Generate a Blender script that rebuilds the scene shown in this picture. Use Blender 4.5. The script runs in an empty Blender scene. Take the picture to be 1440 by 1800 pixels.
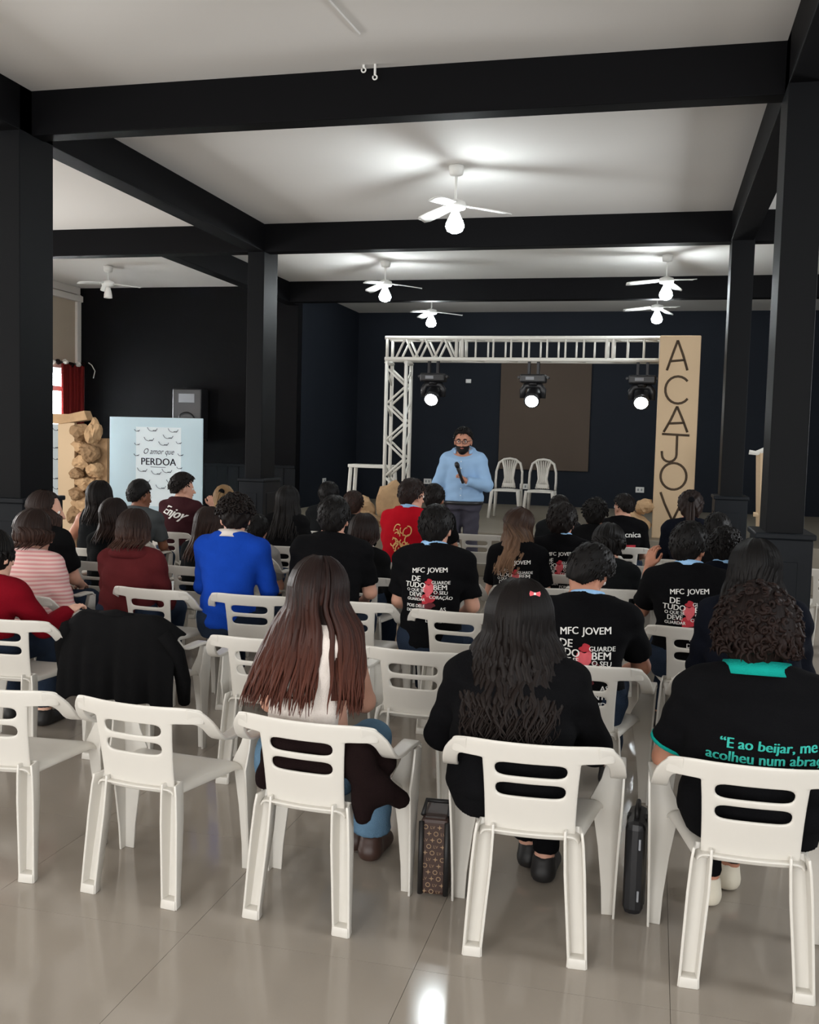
import bpy, bmesh, math, random
import numpy as np
from mathutils import Vector, Matrix
from mathutils.bvhtree import BVHTree

# ------------------------------------------------------------------ camera
SC = bpy.context.scene
COL = SC.collection
FPX, CAM_H = 1740.0, 1.70
YAW, PITCH, ROLL = (math.radians(a) for a in (13.84, 4.14, -1.487))
def _basis():
    fwd = np.array([-math.sin(YAW)*math.cos(PITCH), math.cos(YAW)*math.cos(PITCH), -math.sin(PITCH)])
    right = np.array([math.cos(YAW), math.sin(YAW), 0.0])
    down = np.cross(fwd, right)
    r2 = math.cos(ROLL)*right + math.sin(ROLL)*down
    d2 = -math.sin(ROLL)*right + math.cos(ROLL)*down
    return r2, d2, fwd
CR, CD, CF = _basis()
cam_data = bpy.data.cameras.new('camera')
cam = bpy.data.objects.new('camera', cam_data)
COL.objects.link(cam)
cam_data.sensor_fit = 'HORIZONTAL'; cam_data.sensor_width = 36.0
cam_data.lens = FPX/1440*36.0
cam_data.clip_start = 0.05; cam_data.clip_end = 200
cam.matrix_world = Matrix(((CR[0], -CD[0], -CF[0], 0), (CR[1], -CD[1], -CF[1], 0), (CR[2], -CD[2], -CF[2], CAM_H), (0, 0, 0, 1)))
SC.camera = cam
def ray(px, py):
    return CR*((px-720)/FPX) + CD*((py-900)/FPX) + CF
def at_y(px, py, Y):
    d = ray(px, py); t = Y/d[1]; return np.array([d[0]*t, Y, CAM_H+d[2]*t])
def at_z(px, py, z):
    d = ray(px, py); t = (z-CAM_H)/d[2]; return np.array([d[0]*t, d[1]*t, z])
def at_x(px, py, X):
    d = ray(px, py); t = X/d[0]; return np.array([X, d[1]*t, CAM_H+d[2]*t])

# ------------------------------------------------------------------ world, daylight, exposure
SC.view_settings.view_transform = 'Standard'
SC.view_settings.look = 'None'
SC.view_settings.gamma = 1.0
SC.view_settings.use_curve_mapping = False
SC.view_settings.exposure = 0.0
W = bpy.data.worlds.new('overcast_sky'); SC.world = W; W.use_nodes = True
W.node_tree.nodes['Background'].inputs[0].default_value = (0.86, 0.93, 1.0, 1)
W.node_tree.nodes['Background'].inputs[1].default_value = 2.2
def area(name, loc, rot, sx, sy, power, color):
    l = bpy.data.lights.new(name, 'AREA'); l.shape = 'RECTANGLE'; l.size = sx; l.size_y = sy
    l.energy = power; l.color = color
    o = bpy.data.objects.new(name, l); COL.objects.link(o); o.location = loc; o.rotation_euler = rot
    return o
# daylight entering by the tall openings behind the photographer and by the left windows; the right-hand lamps are added fill
REAR_Y, LEFT_X, RIGHT_X, WALL_Y, BACK_Y, CEIL = -4.0, -9.5, 4.2, 15.0, 18.3, 4.1
for i, x in enumerate((-6.9, -2.4, 1.9)):
    area('rear_window_daylight', (x, REAR_Y-0.10, 1.75), (math.radians(90), 0, 0), 2.4, 2.2, 185, (1.0, 0.985, 0.965))
for y, e in ((1.0, 70), (5.0, 120), (9.0, 150), (14.1, 300)):
    area('side_window_and_fill', (LEFT_X-0.10, y, 1.9), (math.radians(90), 0, math.radians(-90)), 1.6, 1.5, e, (1.0, 0.98, 0.96))
for y, e in ((2.5, 70), (8.6, 140)):
    area('side_window_and_fill', (RIGHT_X+0.10, y, 2.2), (math.radians(90), 0, math.radians(90)), 1.6, 1.5, e, (0.97, 0.99, 1.0))  # fill lamps added on the unseen right side to brighten mid hall and stage

# ------------------------------------------------------------------ materials
MATS = {}
def mat(name, color, rough=0.5, spec=0.5, metal=0.0, noise=0.0, nscale=20.0, bump=0.0, bscale=60.0, emit=None, estr=0.0, sheen=0.0, coat=0.0):
    m = bpy.data.materials.new(name); m.use_nodes = True
    nt = m.node_tree; b = nt.nodes['Principled BSDF']
    b.inputs['Base Color'].default_value = (*color, 1)
    b.inputs['Roughness'].default_value = rough
    b.inputs['Specular IOR Level'].default_value = spec
    b.inputs['Metallic'].default_value = metal
    if sheen: b.inputs['Sheen Weight'].default_value = sheen
    if coat: b.inputs['Coat Weight'].default_value = coat
    tc = None
    if noise or bump:
        tc = nt.nodes.new('ShaderNodeTexCoord')
    if noise:
        n = nt.nodes.new('ShaderNodeTexNoise'); n.inputs['Scale'].default_value = nscale; n.inputs['Detail'].default_value = 4
        nt.links.new(tc.outputs['Object'], n.inputs['Vector'])
        r = nt.nodes.new('ShaderNodeMapRange'); r.inputs['To Min'].default_value = 1-noise; r.inputs['To Max'].default_value = 1+noise
        nt.links.new(n.outputs['Fac'], r.inputs['Value'])
        mx = nt.nodes.new('ShaderNodeVectorMath'); mx.operation = 'SCALE'
        mx.inputs[0].default_value = color
        nt.links.new(r.outputs['Result'], mx.inputs['Scale'])
        nt.links.new(mx.outputs['Vector'], b.inputs['Base Color'])
    if bump:
        n2 = nt.nodes.new('ShaderNodeTexNoise'); n2.inputs['Scale'].default_value = bscale; n2.inputs['Detail'].default_value = 3
        nt.links.new(tc.outputs['Object'], n2.inputs['Vector'])
        bp = nt.nodes.new('ShaderNodeBump'); bp.inputs['Strength'].default_value = bump; bp.inputs['Distance'].default_value = 0.01
        nt.links.new(n2.outputs['Fac'], bp.inputs['Height'])
        nt.links.new(bp.outputs['Normal'], b.inputs['Normal'])
    if emit:
        b.inputs['Emission Color'].default_value = (*emit, 1); b.inputs['Emission Strength'].default_value = estr
    MATS[name] = m
    return m
def s2l(r, g, b):
    f = lambda c: ((c/255+0.055)/1.055)**2.4 if c/255 > 0.04045 else c/255/12.92
    return (f(r), f(g), f(b))
def fabric(name, color, noise=0.12, bump=0.35, sheen=0.0):
    return mat(name, color, 0.95, 0.08, 0, noise, 14, bump, 260, sheen=sheen)
def hair_mat(name, root, tip, shine=0.52):
    """strands run along V of the UV map; root/tip colours blend along V"""
    m = bpy.data.materials.new(name); m.use_nodes = True
    nt = m.node_tree; b = nt.nodes['Principled BSDF']
    uv = nt.nodes.new('ShaderNodeUVMap'); uv.uv_map = 'UVMap'
    mp = nt.nodes.new('ShaderNodeMapping'); mp.inputs['Scale'].default_value = (90, 1.6, 1)
    nt.links.new(uv.outputs['UV'], mp.inputs['Vector'])
    n = nt.nodes.new('ShaderNodeTexNoise'); n.inputs['Scale'].default_value = 1.0; n.inputs['Detail'].default_value = 5
    nt.links.new(mp.outputs['Vector'], n.inputs['Vector'])
    sp = nt.nodes.new('ShaderNodeSeparateXYZ'); nt.links.new(uv.outputs['UV'], sp.inputs['Vector'])
    ad = nt.nodes.new('ShaderNodeMath'); ad.operation = 'MULTIPLY_ADD'; ad.inputs[1].default_value = 0.8; ad.inputs[2].default_value = -0.4
    nt.links.new(n.outputs['Fac'], ad.inputs[0])
    a2 = nt.nodes.new('ShaderNodeMath'); a2.operation = 'ADD'; a2.use_clamp = True
    nt.links.new(sp.outputs['Y'], a2.inputs[0]); nt.links.new(ad.outputs[0], a2.inputs[1])
    cr = nt.nodes.new('ShaderNodeValToRGB')
    cr.color_ramp.elements[0].color = (*root, 1); cr.color_ramp.elements[1].color = (*tip, 1)
    cr.color_ramp.elements[0].position = 0.25; cr.color_ramp.elements[1].position = 1.0
    nt.links.new(a2.outputs[0], cr.inputs['Fac']); nt.links.new(cr.outputs['Color'], b.inputs['Base Color'])
    bp = nt.nodes.new('ShaderNodeBump'); bp.inputs['Strength'].default_value = 0.55; bp.inputs['Distance'].default_value = 0.006
    nt.links.new(n.outputs['Fac'], bp.inputs['Height']); nt.links.new(bp.outputs['Normal'], b.inputs['Normal'])
    b.inputs['Roughness'].default_value = shine; b.inputs['Specular IOR Level'].default_value = 0.16
    MATS[name] = m
    return m

mat('black_paint', s2l(13, 13, 15), 0.6, 0.07, 0, 0.10, 1.6, 0.15, 5)
mat('navy_paint', s2l(33, 37, 44), 0.65, 0.08, 0, 0.10, 1.2, 0.12, 5)
mat('column_paint', s2l(15, 16, 18), 0.5, 0.08, 0, 0.06, 1.6)
mat('wainscot_paint', s2l(23, 26, 30), 0.5, 0.12, 0, 0.08, 3)
mat('ceiling_paint', s2l(228, 226, 222), 0.85, 0.2, 0, 0.025, 0.7)
mat('beige_wall', s2l(178, 164, 146), 0.8, 0.2, 0, 0.05, 2)
mat('white_trim', s2l(214, 208, 200), 0.6)
mat('floor_tile', s2l(155, 146, 135), 0.11, 0.45, 0, 0.07, 1.7)
mat('grout', s2l(128, 116, 104), 0.7)
mat('stage_floor', s2l(134, 126, 112), 0.5, 0.4, 0, 0.1, 4)
mat('chair_plastic', s2l(210, 206, 198), 0.34, 0.5, 0, 0.02, 3)
mat('white_metal', s2l(226, 224, 216), 0.45, 0.5)
mat('fan_white', s2l(228, 228, 224), 0.45, 0.5)
mat('black_plastic', (0.012, 0.012, 0.014), 0.38, 0.5)
mat('black_metal', (0.018, 0.018, 0.02), 0.35, 0.5, 0.5)
mat('grey_print', (0.25, 0.26, 0.28), 0.5)
mat('lamp_glow', (0.9, 0.95, 1.0), 0.5, emit=(0.90, 0.97, 1.0), estr=128.0)
mat('lens_glow', (0.9, 0.95, 1.0), 0.5, emit=(0.88, 0.96, 1.0), estr=30.0)
mat('opal_glass', s2l(236, 234, 230), 0.3)
mat('kraft', s2l(186, 154, 118), 0.85, 0.15, 0, 0.30, 7, 1.0, 14)
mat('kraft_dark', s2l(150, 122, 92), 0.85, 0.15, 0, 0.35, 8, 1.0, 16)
mat('kraft_board', s2l(205, 180, 148), 0.8, 0.2, 0, 0.07, 1.5, 0.12, 6)
mat('marker_ink', s2l(78, 66, 54), 0.8, 0.1, 0, 0.25, 30)
mat('brown_panel', s2l(84, 73, 64), 0.8, 0.2, 0, 0.08, 2)
mat('screen_glow', s2l(190, 210, 218), 0.8, emit=s2l(182, 206, 216), estr=0.22)
mat('screen_page', s2l(222, 232, 236), 0.8, emit=s2l(214, 226, 232), estr=0.22)
mat('ink_blue', s2l(28, 34, 44), 0.8)
mat('paper_white', s2l(232, 232, 230), 0.7)
mat('red_curtain', s2l(112, 30, 28), 0.9, 0.1, 0, 0.15, 6)
mat('window_sky', (0.9, 0.9, 0.88), 0.5, emit=(1.0, 0.96, 0.90), estr=1.6)
mat('glass', (0.8, 0.85, 0.88), 0.05)
MATS['glass'].node_tree.nodes['Principled BSDF'].inputs['Transmission Weight'].default_value = 1.0
mat('outlet_white', s2l(220, 220, 216), 0.5)
mat('print_white', s2l(232, 230, 226), 0.8)
mat('print_red', s2l(178, 52, 62), 0.8, 0.2, 0, 0.35, 26)
mat('print_pink', s2l(214, 96, 104), 0.8, 0.2, 0, 0.3, 30)
mat('print_dark_red', s2l(96, 40, 46), 0.8, 0.2, 0, 0.3, 30)
mat('print_gold', s2l(226, 176, 112), 0.8)
mat('print_teal', s2l(38, 168, 154), 0.8)
fabric('teal_rib', s2l(20, 158, 146)); fabric('black_cloth', (0.0040, 0.0040, 0.0048)); fabric('black_cloth_soft', (0.0055, 0.0055, 0.006))
fabric('navy_cloth', (0.0050, 0.0062, 0.011)); fabric('blue_cloth', s2l(22, 66, 168)); fabric('red_cloth', s2l(178, 18, 34))
fabric('crimson_cloth', s2l(118, 12, 26)); fabric('hoodie_brown', s2l(88, 34, 36)); fabric('grey_cloth', s2l(76, 80, 82))
fabric('pale_grey_cloth', s2l(140, 138, 136)); fabric('maroon_jacket', s2l(58, 30, 34)); fabric('white_cloth', s2l(226, 216, 208))
fabric('shirt_blue', s2l(146, 178, 212), 0.05, 0.2); fabric('trouser_grey', s2l(70, 68, 78)); fabric('brown_coat', (0.010, 0.005, 0.005))
fabric('denim', s2l(92, 122, 146), 0.25, 0.6); fabric('denim_dark', s2l(40, 50, 66), 0.2, 0.6); fabric('charcoal_cloth', (0.009, 0.010, 0.011))
fabric('lanyard_blue', s2l(150, 192, 232), 0.25)
for k, c in dict(fair=(206, 156, 134), tan=(182, 128, 104), brown=(132, 86, 64), dark=(92, 58, 44), light=(232, 184, 160)).items():
    mm = mat('skin_'+k, s2l(*c), 0.55, 0.35, 0, 0.05, 12)
    mm.node_tree.nodes['Principled BSDF'].inputs['Subsurface Weight'].default_value = 0.0
mat('eye_white', s2l(226, 222, 216), 0.25); mat('iris_dark', s2l(30, 20, 16), 0.2); mat('lip', s2l(170, 96, 88), 0.5)
mat('sneaker_white', s2l(214, 206, 188), 0.7, 0.2, 0, 0.05, 20); mat('sneaker_sole', s2l(226, 218, 198), 0.7)
mat('shoe_black', (0.012, 0.011, 0.011), 0.55)
hair_mat('hair_black', (0.0042, 0.0036, 0.0036), (0.010, 0.008, 0.0075))
hair_mat('hair_soft_black', (0.0055, 0.0038, 0.0034), (0.012, 0.0075, 0.0062))
hair_mat('hair_brown', (0.018, 0.010, 0.008), (0.060, 0.030, 0.022))
hair_mat('hair_dark_brown', (0.012, 0.007, 0.006), (0.034, 0.018, 0.014))
hair_mat('hair_auburn', (0.014, 0.007, 0.006), (0.085, 0.026, 0.016), 0.45)
hair_mat('hair_bushy_brown', (0.008, 0.0045, 0.004), (0.017, 0.008, 0.006), 0.62)
hair_mat('hair_blonde', (0.20, 0.12, 0.055), (0.50, 0.34, 0.18))
hair_mat('hair_highlight', (0.028, 0.014, 0.009), (0.26, 0.15, 0.09))
mat('monogram_brown', s2l(62, 44, 38), 0.45, 0.4, 0, 0.1, 8); mat('monogram_tan', s2l(150, 124, 96), 0.5)
def stripes_material():
    m = bpy.data.materials.new('pink_stripes'); m.use_nodes = True; nt = m.node_tree; b = nt.nodes['Principled BSDF']
    tc = nt.nodes.new('ShaderNodeTexCoord'); wv = nt.nodes.new('ShaderNodeTexWave'); wv.bands_direction = 'Z'
    wv.inputs['Scale'].default_value = 13.0; wv.inputs['Distortion'].default_value = 0.6; wv.inputs['Detail Scale'].default_value = 0.6
    nt.links.new(tc.outputs['Object'], wv.inputs['Vector'])
    cr = nt.nodes.new('ShaderNodeValToRGB'); cr.color_ramp.elements[0].color = (*s2l(214, 150, 150), 1); cr.color_ramp.elements[1].color = (*s2l(226, 196, 190), 1)
    cr.color_ramp.elements[0].position = 0.35; cr.color_ramp.elements[1].position = 0.6
    nt.links.new(wv.outputs['Fac'], cr.inputs['Fac']); nt.links.new(cr.outputs['Color'], b.inputs['Base Color'])
    b.inputs['Roughness'].default_value = 0.9; MATS['pink_stripes'] = m
stripes_material()

# ------------------------------------------------------------------ object helpers
def prop(o, label=None, cat=None, group=None, kind=None):
    if label: o['label'] = label
    if cat: o['category'] = cat
    if group: o['group'] = group
    if kind: o['kind'] = kind
    return o
def link(name, me, m=None, parent=None, smooth=False):
    o = bpy.data.objects.new(name, me); COL.objects.link(o)
    if m is not None:
        for mm in (m if isinstance(m, (list, tuple)) else [m]):
            me.materials.append(MATS[mm] if isinstance(mm, str) else mm)
    if smooth:
        me.polygons.foreach_set('use_smooth', [True]*len(me.polygons))
    if parent is not None: o.parent = parent
    return o
def empty(name, loc=(0, 0, 0), rz=0.0, label=None, cat=None, group=None):
    o = bpy.data.objects.new(name, None); COL.objects.link(o)
    o.location = loc; o.rotation_euler = (0, 0, rz); o.empty_display_size = 0.1
    return prop(o, label, cat, group)
def dup(o, parent=None, name=None):
    c = o.copy(); COL.objects.link(c)
    if name: c.name = name
    c.parent = parent
    for ch in o.children: dup(ch, c)
    return c
class MB:
    """collects simple solids in one mesh"""
    def __init__(s): s.v = []; s.f = []; s.uv = None
    def add(s, v, f):
        n = len(s.v); s.v.extend([tuple(p) for p in v]); s.f.extend([tuple(i+n for i in q) for q in f]); return s
    def box(s, x0, x1, y0, y1, z0, z1):
        v = [(x, y, z) for z in (z0, z1) for y in (y0, y1) for x in (x0, x1)]
        return s.add(v, [(0, 2, 3, 1), (4, 5, 7, 6), (0, 1, 5, 4), (2, 6, 7, 3), (0, 4, 6, 2), (1, 3, 7, 5)])
    def tube(s, pts, rad, n=8, cap=True, flat=1.0, up=None):
        pts = [Vector(p) for p in pts]; r = rad if isinstance(rad, (list, tuple)) else [rad]*len(pts)
        v = []; f = []; ref = Vector(up) if up else None
        for i, p in enumerate(pts):
            t = (pts[min(i+1, len(pts)-1)]-pts[max(i-1, 0)]).normalized()
            if ref is None:
                ref = Vector((0, 0, 1)) if abs(t.z) < 0.9 else Vector((1, 0, 0))
            a = t.cross(ref)
            if a.length < 1e-6: a = t.cross(Vector((1, 0.01, 0)))
            a.normalize(); b = a.cross(t).normalized(); 
            if not up: ref = b
            for k in range(n):
                an = 2*math.pi*k/n
                v.append(p + a*(r[i]*math.cos(an)) + b*(r[i]*flat*math.sin(an)))
        for i in range(len(pts)-1):
            for k in range(n):
                f.append((i*n+k, i*n+(k+1) % n, (i+1)*n+(k+1) % n, (i+1)*n+k))
        if cap:
            f.append(tuple(range(n-1, -1, -1))); f.append(tuple((len(pts)-1)*n+k for k in range(n)))
        return s.add(v, f)
    def lathe(s, prof, c=(0, 0, 0), n=24):
        v = []; f = []
        for r, z in prof:
            for k in range(n):
                a = 2*math.pi*k/n; v.append((c[0]+r*math.cos(a), c[1]+r*math.sin(a), c[2]+z))
        for i in range(len(prof)-1):
            for k in range(n):
                f.append((i*n+k, i*n+(k+1) % n, (i+1)*n+(k+1) % n, (i+1)*n+k))
        f.append(tuple(range(n-1, -1, -1))); f.append(tuple((len(prof)-1)*n+k for k in range(n)))
        return s.add(v, f)
    def prism(s, outline, y0, y1):
        """outline of (x, z), extruded along y"""
        n = len(outline)
        v = [(x, y0, z) for x, z in outline]+[(x, y1, z) for x, z in outline]
        f = [tuple(range(n)), tuple(range(2*n-1, n-1, -1))]+[(i, i+n, (i+1) % n+n, (i+1) % n) for i in range(n)]
        return s.add(v, f)
    def mesh(s, name='mesh'):
        me = bpy.data.meshes.new(name); me.from_pydata(s.v, [], s.f); me.update()
        return me
    def build(s, name, m, parent=None, smooth=False, bevel=0.0, loc=None, fixn=True):
        me = s.mesh(name)
        if bevel or fixn:
            bm = bmesh.new(); bm.from_mesh(me)
            if fixn: bmesh.ops.recalc_face_normals(bm, faces=bm.faces)
            if bevel: bmesh.ops.bevel(bm, geom=list(bm.edges), offset=bevel, segments=2, profile=0.5, affect='EDGES', clamp_overlap=True)
            bm.to_mesh(me); bm.free()
        o = link(name, me, m, parent, smooth)
        if loc: o.location = loc
        return o
def baked(me, mods, name):
    """mesh with modifiers applied"""
    o = bpy.data.objects.new('tmp', me); COL.objects.link(o)
    for t, kw in mods:
        md = o.modifiers.new(t, t)
        for k, v in kw.items(): setattr(md, k, v)
    dg = bpy.context.evaluated_depsgraph_get(); dg.update()
    r = bpy.data.meshes.new_from_object(o.evaluated_get(dg)); r.name = name
    bpy.data.objects.remove(o)
    return r
_txt = {}
def text2d(s, bold=0.0, shear=0.0):
    """flat lettering of unit size, centred: list of (x, y) and faces"""
    key = (s, bold, shear)
    if key not in _txt:
        c = bpy.data.curves.new('t', 'FONT'); c.body = s; c.align_x = 'CENTER'; c.size = 1.0; c.offset = bold; c.shear = shear
        c.resolution_u = 3; c.fill_mode = 'FRONT'
        o = bpy.data.objects.new('t', c); COL.objects.link(o)
        dg = bpy.context.evaluated_depsgraph_get(); dg.update()
        me = bpy.data.meshes.new_from_object(o.evaluated_get(dg))
        v = np.array([p.co[:2] for p in me.vertices]); f = [tuple(p.vertices) for p in me.polygons]
        bpy.data.objects.remove(o); bpy.data.curves.remove(c); bpy.data.meshes.remove(me)
        _txt[key] = (v, f)
    return _txt[key]
for t_ in ('MFC JOVEM', 'DE', 'TUDO', 'O QUE SE', 'DEVE', 'GUARDAR', 'GUARDE', 'BEM', 'O SEU', 'CORAÇÃO', 'AS', 'FONTES', 'DA VIDA', 'POIS DELE', 'DEPENDEM', 'LV', 'MFC', 'JOVEM', 'Politécnica', 'PERDOA'):
    text2d(t_)
for t_ in ('“E ao beijar, me', 'acolheu num abraço', 'de Pai”'): text2d(t_, 0, 0.06)
text2d('Enjoy', 0.0, 0.35); text2d('O amor que', 0.0, 0.4)
# ------------------------------------------------------------------ room shell
def struct(name, mb, m, label, cat, bevel=0.0, parent=None):
    o = mb.build(name, m, parent, bevel=bevel)
    if parent is None: prop(o, label, cat, kind='structure')
    return o
BEAM_Z = 3.79
floor = struct('floor', MB().box(LEFT_X-.2, RIGHT_X+.2, REAR_Y-.2, BACK_Y+.2, -0.25, -0.006), 'grout', 'polished beige tiled floor of the hall', 'floor')
TS = 0.80
tile_me = MB().box(0.0008, TS-0.0008, 0.0008, TS-0.0008, -0.0062, 0.0).mesh('floor_tile'); tile_me.materials.append(MATS['floor_tile'])
X0T, Y0T = -0.685-TS*11, 2.2-TS*8
spots = []
for i in range(0, 17):
    for j in range(0, 16):
        x, y = X0T+i*TS, Y0T+j*TS
        if x < LEFT_X or x+TS > RIGHT_X or y < REAR_Y: continue
        spots.append((abs(y-2.5)+0.6*abs(x+0.5), x, y))
spots.sort()
used = set()
for d, x, y in spots[:240]:
    o = bpy.data.objects.new('tile', tile_me); COL.objects.link(o); o.location = (x, y, 0); o.parent = floor; used.add((round(x, 2), round(y, 2)))
rest = MB()
i0 = -4
for i in range(-4, 20):
    for j in range(-8, 30):
        x, y = X0T+i*TS, Y0T+j*TS
        if (round(x, 2), round(y, 2)) in used: continue
        xa, xb, ya, yb = max(x, LEFT_X), min(x+TS, RIGHT_X), max(y, REAR_Y), min(y+TS, BACK_Y)
        if xb-xa < .02 or yb-ya < .02: continue
        rest.box(xa+.0008, xb-.0008, ya+.0008, yb-.0008, -0.0062, 0)
o = rest.build('far_tiles', 'floor_tile', floor); o['kind'] = 'stuff'

struct('ceiling', MB().box(LEFT_X-.2, RIGHT_X+.2, REAR_Y-.2, BACK_Y+.2, CEIL, CEIL+.2), 'ceiling_paint', 'plain white painted ceiling slab above the dark beams', 'ceiling')
# rear wall behind the camera with three tall openings
mb = MB(); xs = [LEFT_X]
for x in (-6.9, -2.4, 1.9): xs += [x-1.2, x+1.2]
xs.append(RIGHT_X)
for k in range(0, len(xs), 2): mb.box(xs[k], xs[k+1], REAR_Y-.2, REAR_Y, 0, CEIL)
for x in (-6.9, -2.4, 1.9): mb.box(x-1.2, x+1.2, REAR_Y-.2, REAR_Y, 0, .65).box(x-1.2, x+1.2, REAR_Y-.2, REAR_Y, 2.85, CEIL)
struct('wall_rear', mb, 'beige_wall', 'beige wall with tall windows behind the audience', 'wall')
# left wall with windows
mb = MB(); ys = [REAR_Y]
WINS = [(0.2, 1.8, 1.15, 2.65), (4.2, 5.8, 1.15, 2.65), (8.2, 9.8, 1.15, 2.65), (13.3, 14.88, 0.95, 2.80)]
for a, b, c, d in WINS: ys += [a, b]
ys.append(WALL_Y)
for k in range(0, len(ys), 2): mb.box(LEFT_X-.2, LEFT_X, ys[k], ys[k+1], 0, CEIL)
for a, b, c, d in WINS: mb.box(LEFT_X-.2, LEFT_X, a, b, 0, c).box(LEFT_X-.2, LEFT_X, a, b, d, CEIL)
struct('wall_left', mb, 'beige_wall', 'beige side wall with the curtained window', 'wall')
mb = MB().box(LEFT_X, LEFT_X+.05, 11.2, 14.95, 3.98, 4.1).box(LEFT_X, LEFT_X+.09, 11.2, 14.97, 3.86, 3.96)
struct('trim_1', mb, 'white_trim', 'white moulding along the top of the beige side wall', 'trim', 0.008)
struct('trim_2', MB().box(LEFT_X, LEFT_X+.05, 14.86, 14.98, 2.80, 3.98), 'white_trim', 'white corner strip beside the black wall', 'trim', 0.008)
wn = MB().box(LEFT_X-.12, LEFT_X-.05, 13.3, 13.36, .95, 2.8).box(LEFT_X-.12, LEFT_X-.05, 14.82, 14.88, .95, 2.8).box(LEFT_X-.12, LEFT_X-.05, 13.3, 14.88, .95, 1.01).box(LEFT_X-.12, LEFT_X-.05, 13.3, 14.88, 2.74, 2.8).box(LEFT_X-.12, LEFT_X-.05, 13.3, 14.88, 2.36, 2.44)
w1 = struct('window_1', wn, 'white_trim', 'bright window behind the dark red curtain', 'window')
MB().box(LEFT_X-.09, LEFT_X-.085, 13.36, 14.82, 1.01, 2.74).build('pane', 'glass', w1)
# wall behind the projector screen, stage niche
wbl = struct('wall_back_left', MB().box(LEFT_X, -5.6, WALL_Y, WALL_Y+.2, 0, CEIL), 'black_paint', 'black wall behind the white projector screen', 'wall')
plank_me = MB().box(0, .186, -.022, 0, 0, 1.13).mesh('plank'); plank_me.materials.append(MATS['wainscot_paint'])
n_pl = int((-5.6-LEFT_X)/.195)
for k in range(n_pl):
    p = bpy.data.objects.new('plank', plank_me); COL.objects.link(p); p.parent = wbl; p.location = (LEFT_X+.01+k*.195, WALL_Y, .07)
MB().box(LEFT_X, -5.6, WALL_Y-.045, WALL_Y, 1.20, 1.245).build('rail', 'wainscot_paint', wbl, bevel=.006)
MB().box(LEFT_X, -5.6, WALL_Y-.035, WALL_Y, 0, .07).build('base_board', 'wainscot_paint', wbl, bevel=.005)
struct('wall_stage_left', MB().box(-5.8, -5.6, WALL_Y+.2, BACK_Y, 0, CEIL), 'navy_paint', 'dark side wall of the stage', 'wall')
struct('wall_back', MB().box(-5.8, RIGHT_X, BACK_Y, BACK_Y+.2, 0, CEIL), 'navy_paint', 'dark navy wall at the back of the stage', 'wall')
mb = MB()
for ya_, yb_ in ((REAR_Y, 1.7), (3.3, 7.8), (9.4, BACK_Y)): mb.box(RIGHT_X, RIGHT_X+.2, ya_, yb_, 0, CEIL)
for ya_, yb_ in ((1.7, 3.3), (7.8, 9.4)): mb.box(RIGHT_X, RIGHT_X+.2, ya_, yb_, 0, 1.45).box(RIGHT_X, RIGHT_X+.2, ya_, yb_, 2.95, CEIL)  # made-up openings that let the added right-hand fill in
struct('wall_right', mb, 'navy_paint', 'dark wall on the far right', 'wall')
# stage
STZ = 0.56
struct('stage', MB().box(-5.55, RIGHT_X, 12.35, BACK_Y, 0, STZ), 'stage_floor', 'low grey stage under the truss', 'stage', .01)
# beams and columns
def beam(x0, x1, y0, y1, label, z0=BEAM_Z):
    struct('beam', MB().box(x0, x1, y0, y1, z0, CEIL), 'black_paint', label, 'beam', .006)
beam(LEFT_X, RIGHT_X, 6.34, 6.49, 'nearest black cross beam spanning the hall')
beam(LEFT_X, RIGHT_X, 10.66, 10.84, 'second black cross beam behind the nearest ceiling fan')
beam(-5.6, RIGHT_X, 14.60, 14.78, 'farthest black cross beam in front of the stage wall')
beam(-4.6, -4.4, REAR_Y, 10.84, 'long black beam on the left running towards the stage')
beam(.65, .87, REAR_Y, 10.84, 'long black beam on the right running towards the stage')
beam(-5.78, -5.6, 10.84, WALL_Y, 'short black beam between second cross beam and black wall')
def column(x0, x1, y0, y1, label):
    r = empty('column', ((x0+x1)/2, (y0+y1)/2, 0), 0, label, 'column'); r['kind'] = 'structure'
    hx, hy = (x1-x0)/2, (y1-y0)/2
    MB().box(-hx, hx, -hy, hy, 1.20, CEIL-.002).build('shaft', 'column_paint', r, bevel=.006)
    b = MB().box(-hx-.05, hx+.05, -hy-.05, hy+.05, 0, 1.18).build('base', 'wainscot_paint', r, bevel=.006)
    MB().box(-hx-.065, hx+.065, -hy-.065, hy+.065, 1.18, 1.215).build('cap', 'wainscot_paint', b, bevel=.008)
    MB().box(-hx-.062, hx+.062, -hy-.062, hy+.062, 0, .10).build('skirting', 'wainscot_paint', b, bevel=.006)
    for s in (-1, 1):
        MB().box(-hx+.03, hx-.03, s*(hy+.05)-.006, s*(hy+.05)+.006, .18, 1.05).build('panel', 'wainscot_paint', b, bevel=.004)
        MB().box(s*(hx+.05)-.006, s*(hx+.05)+.006, -hy+.05, hy-.05, .18, 1.05).build('panel', 'wainscot_paint', b, bevel=.004)
column(-4.72, -4.40, 6.20, 6.60, 'near dark column at the left edge')
column(-4.60, -4.40, 10.66, 11.08, 'dark column left of the stage')
column(.65, .86, 6.15, 6.52, 'near dark column at the right edge')
column(.66, .88, 10.60, 10.98, 'dark column right of the kraft paper pillar')
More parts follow.
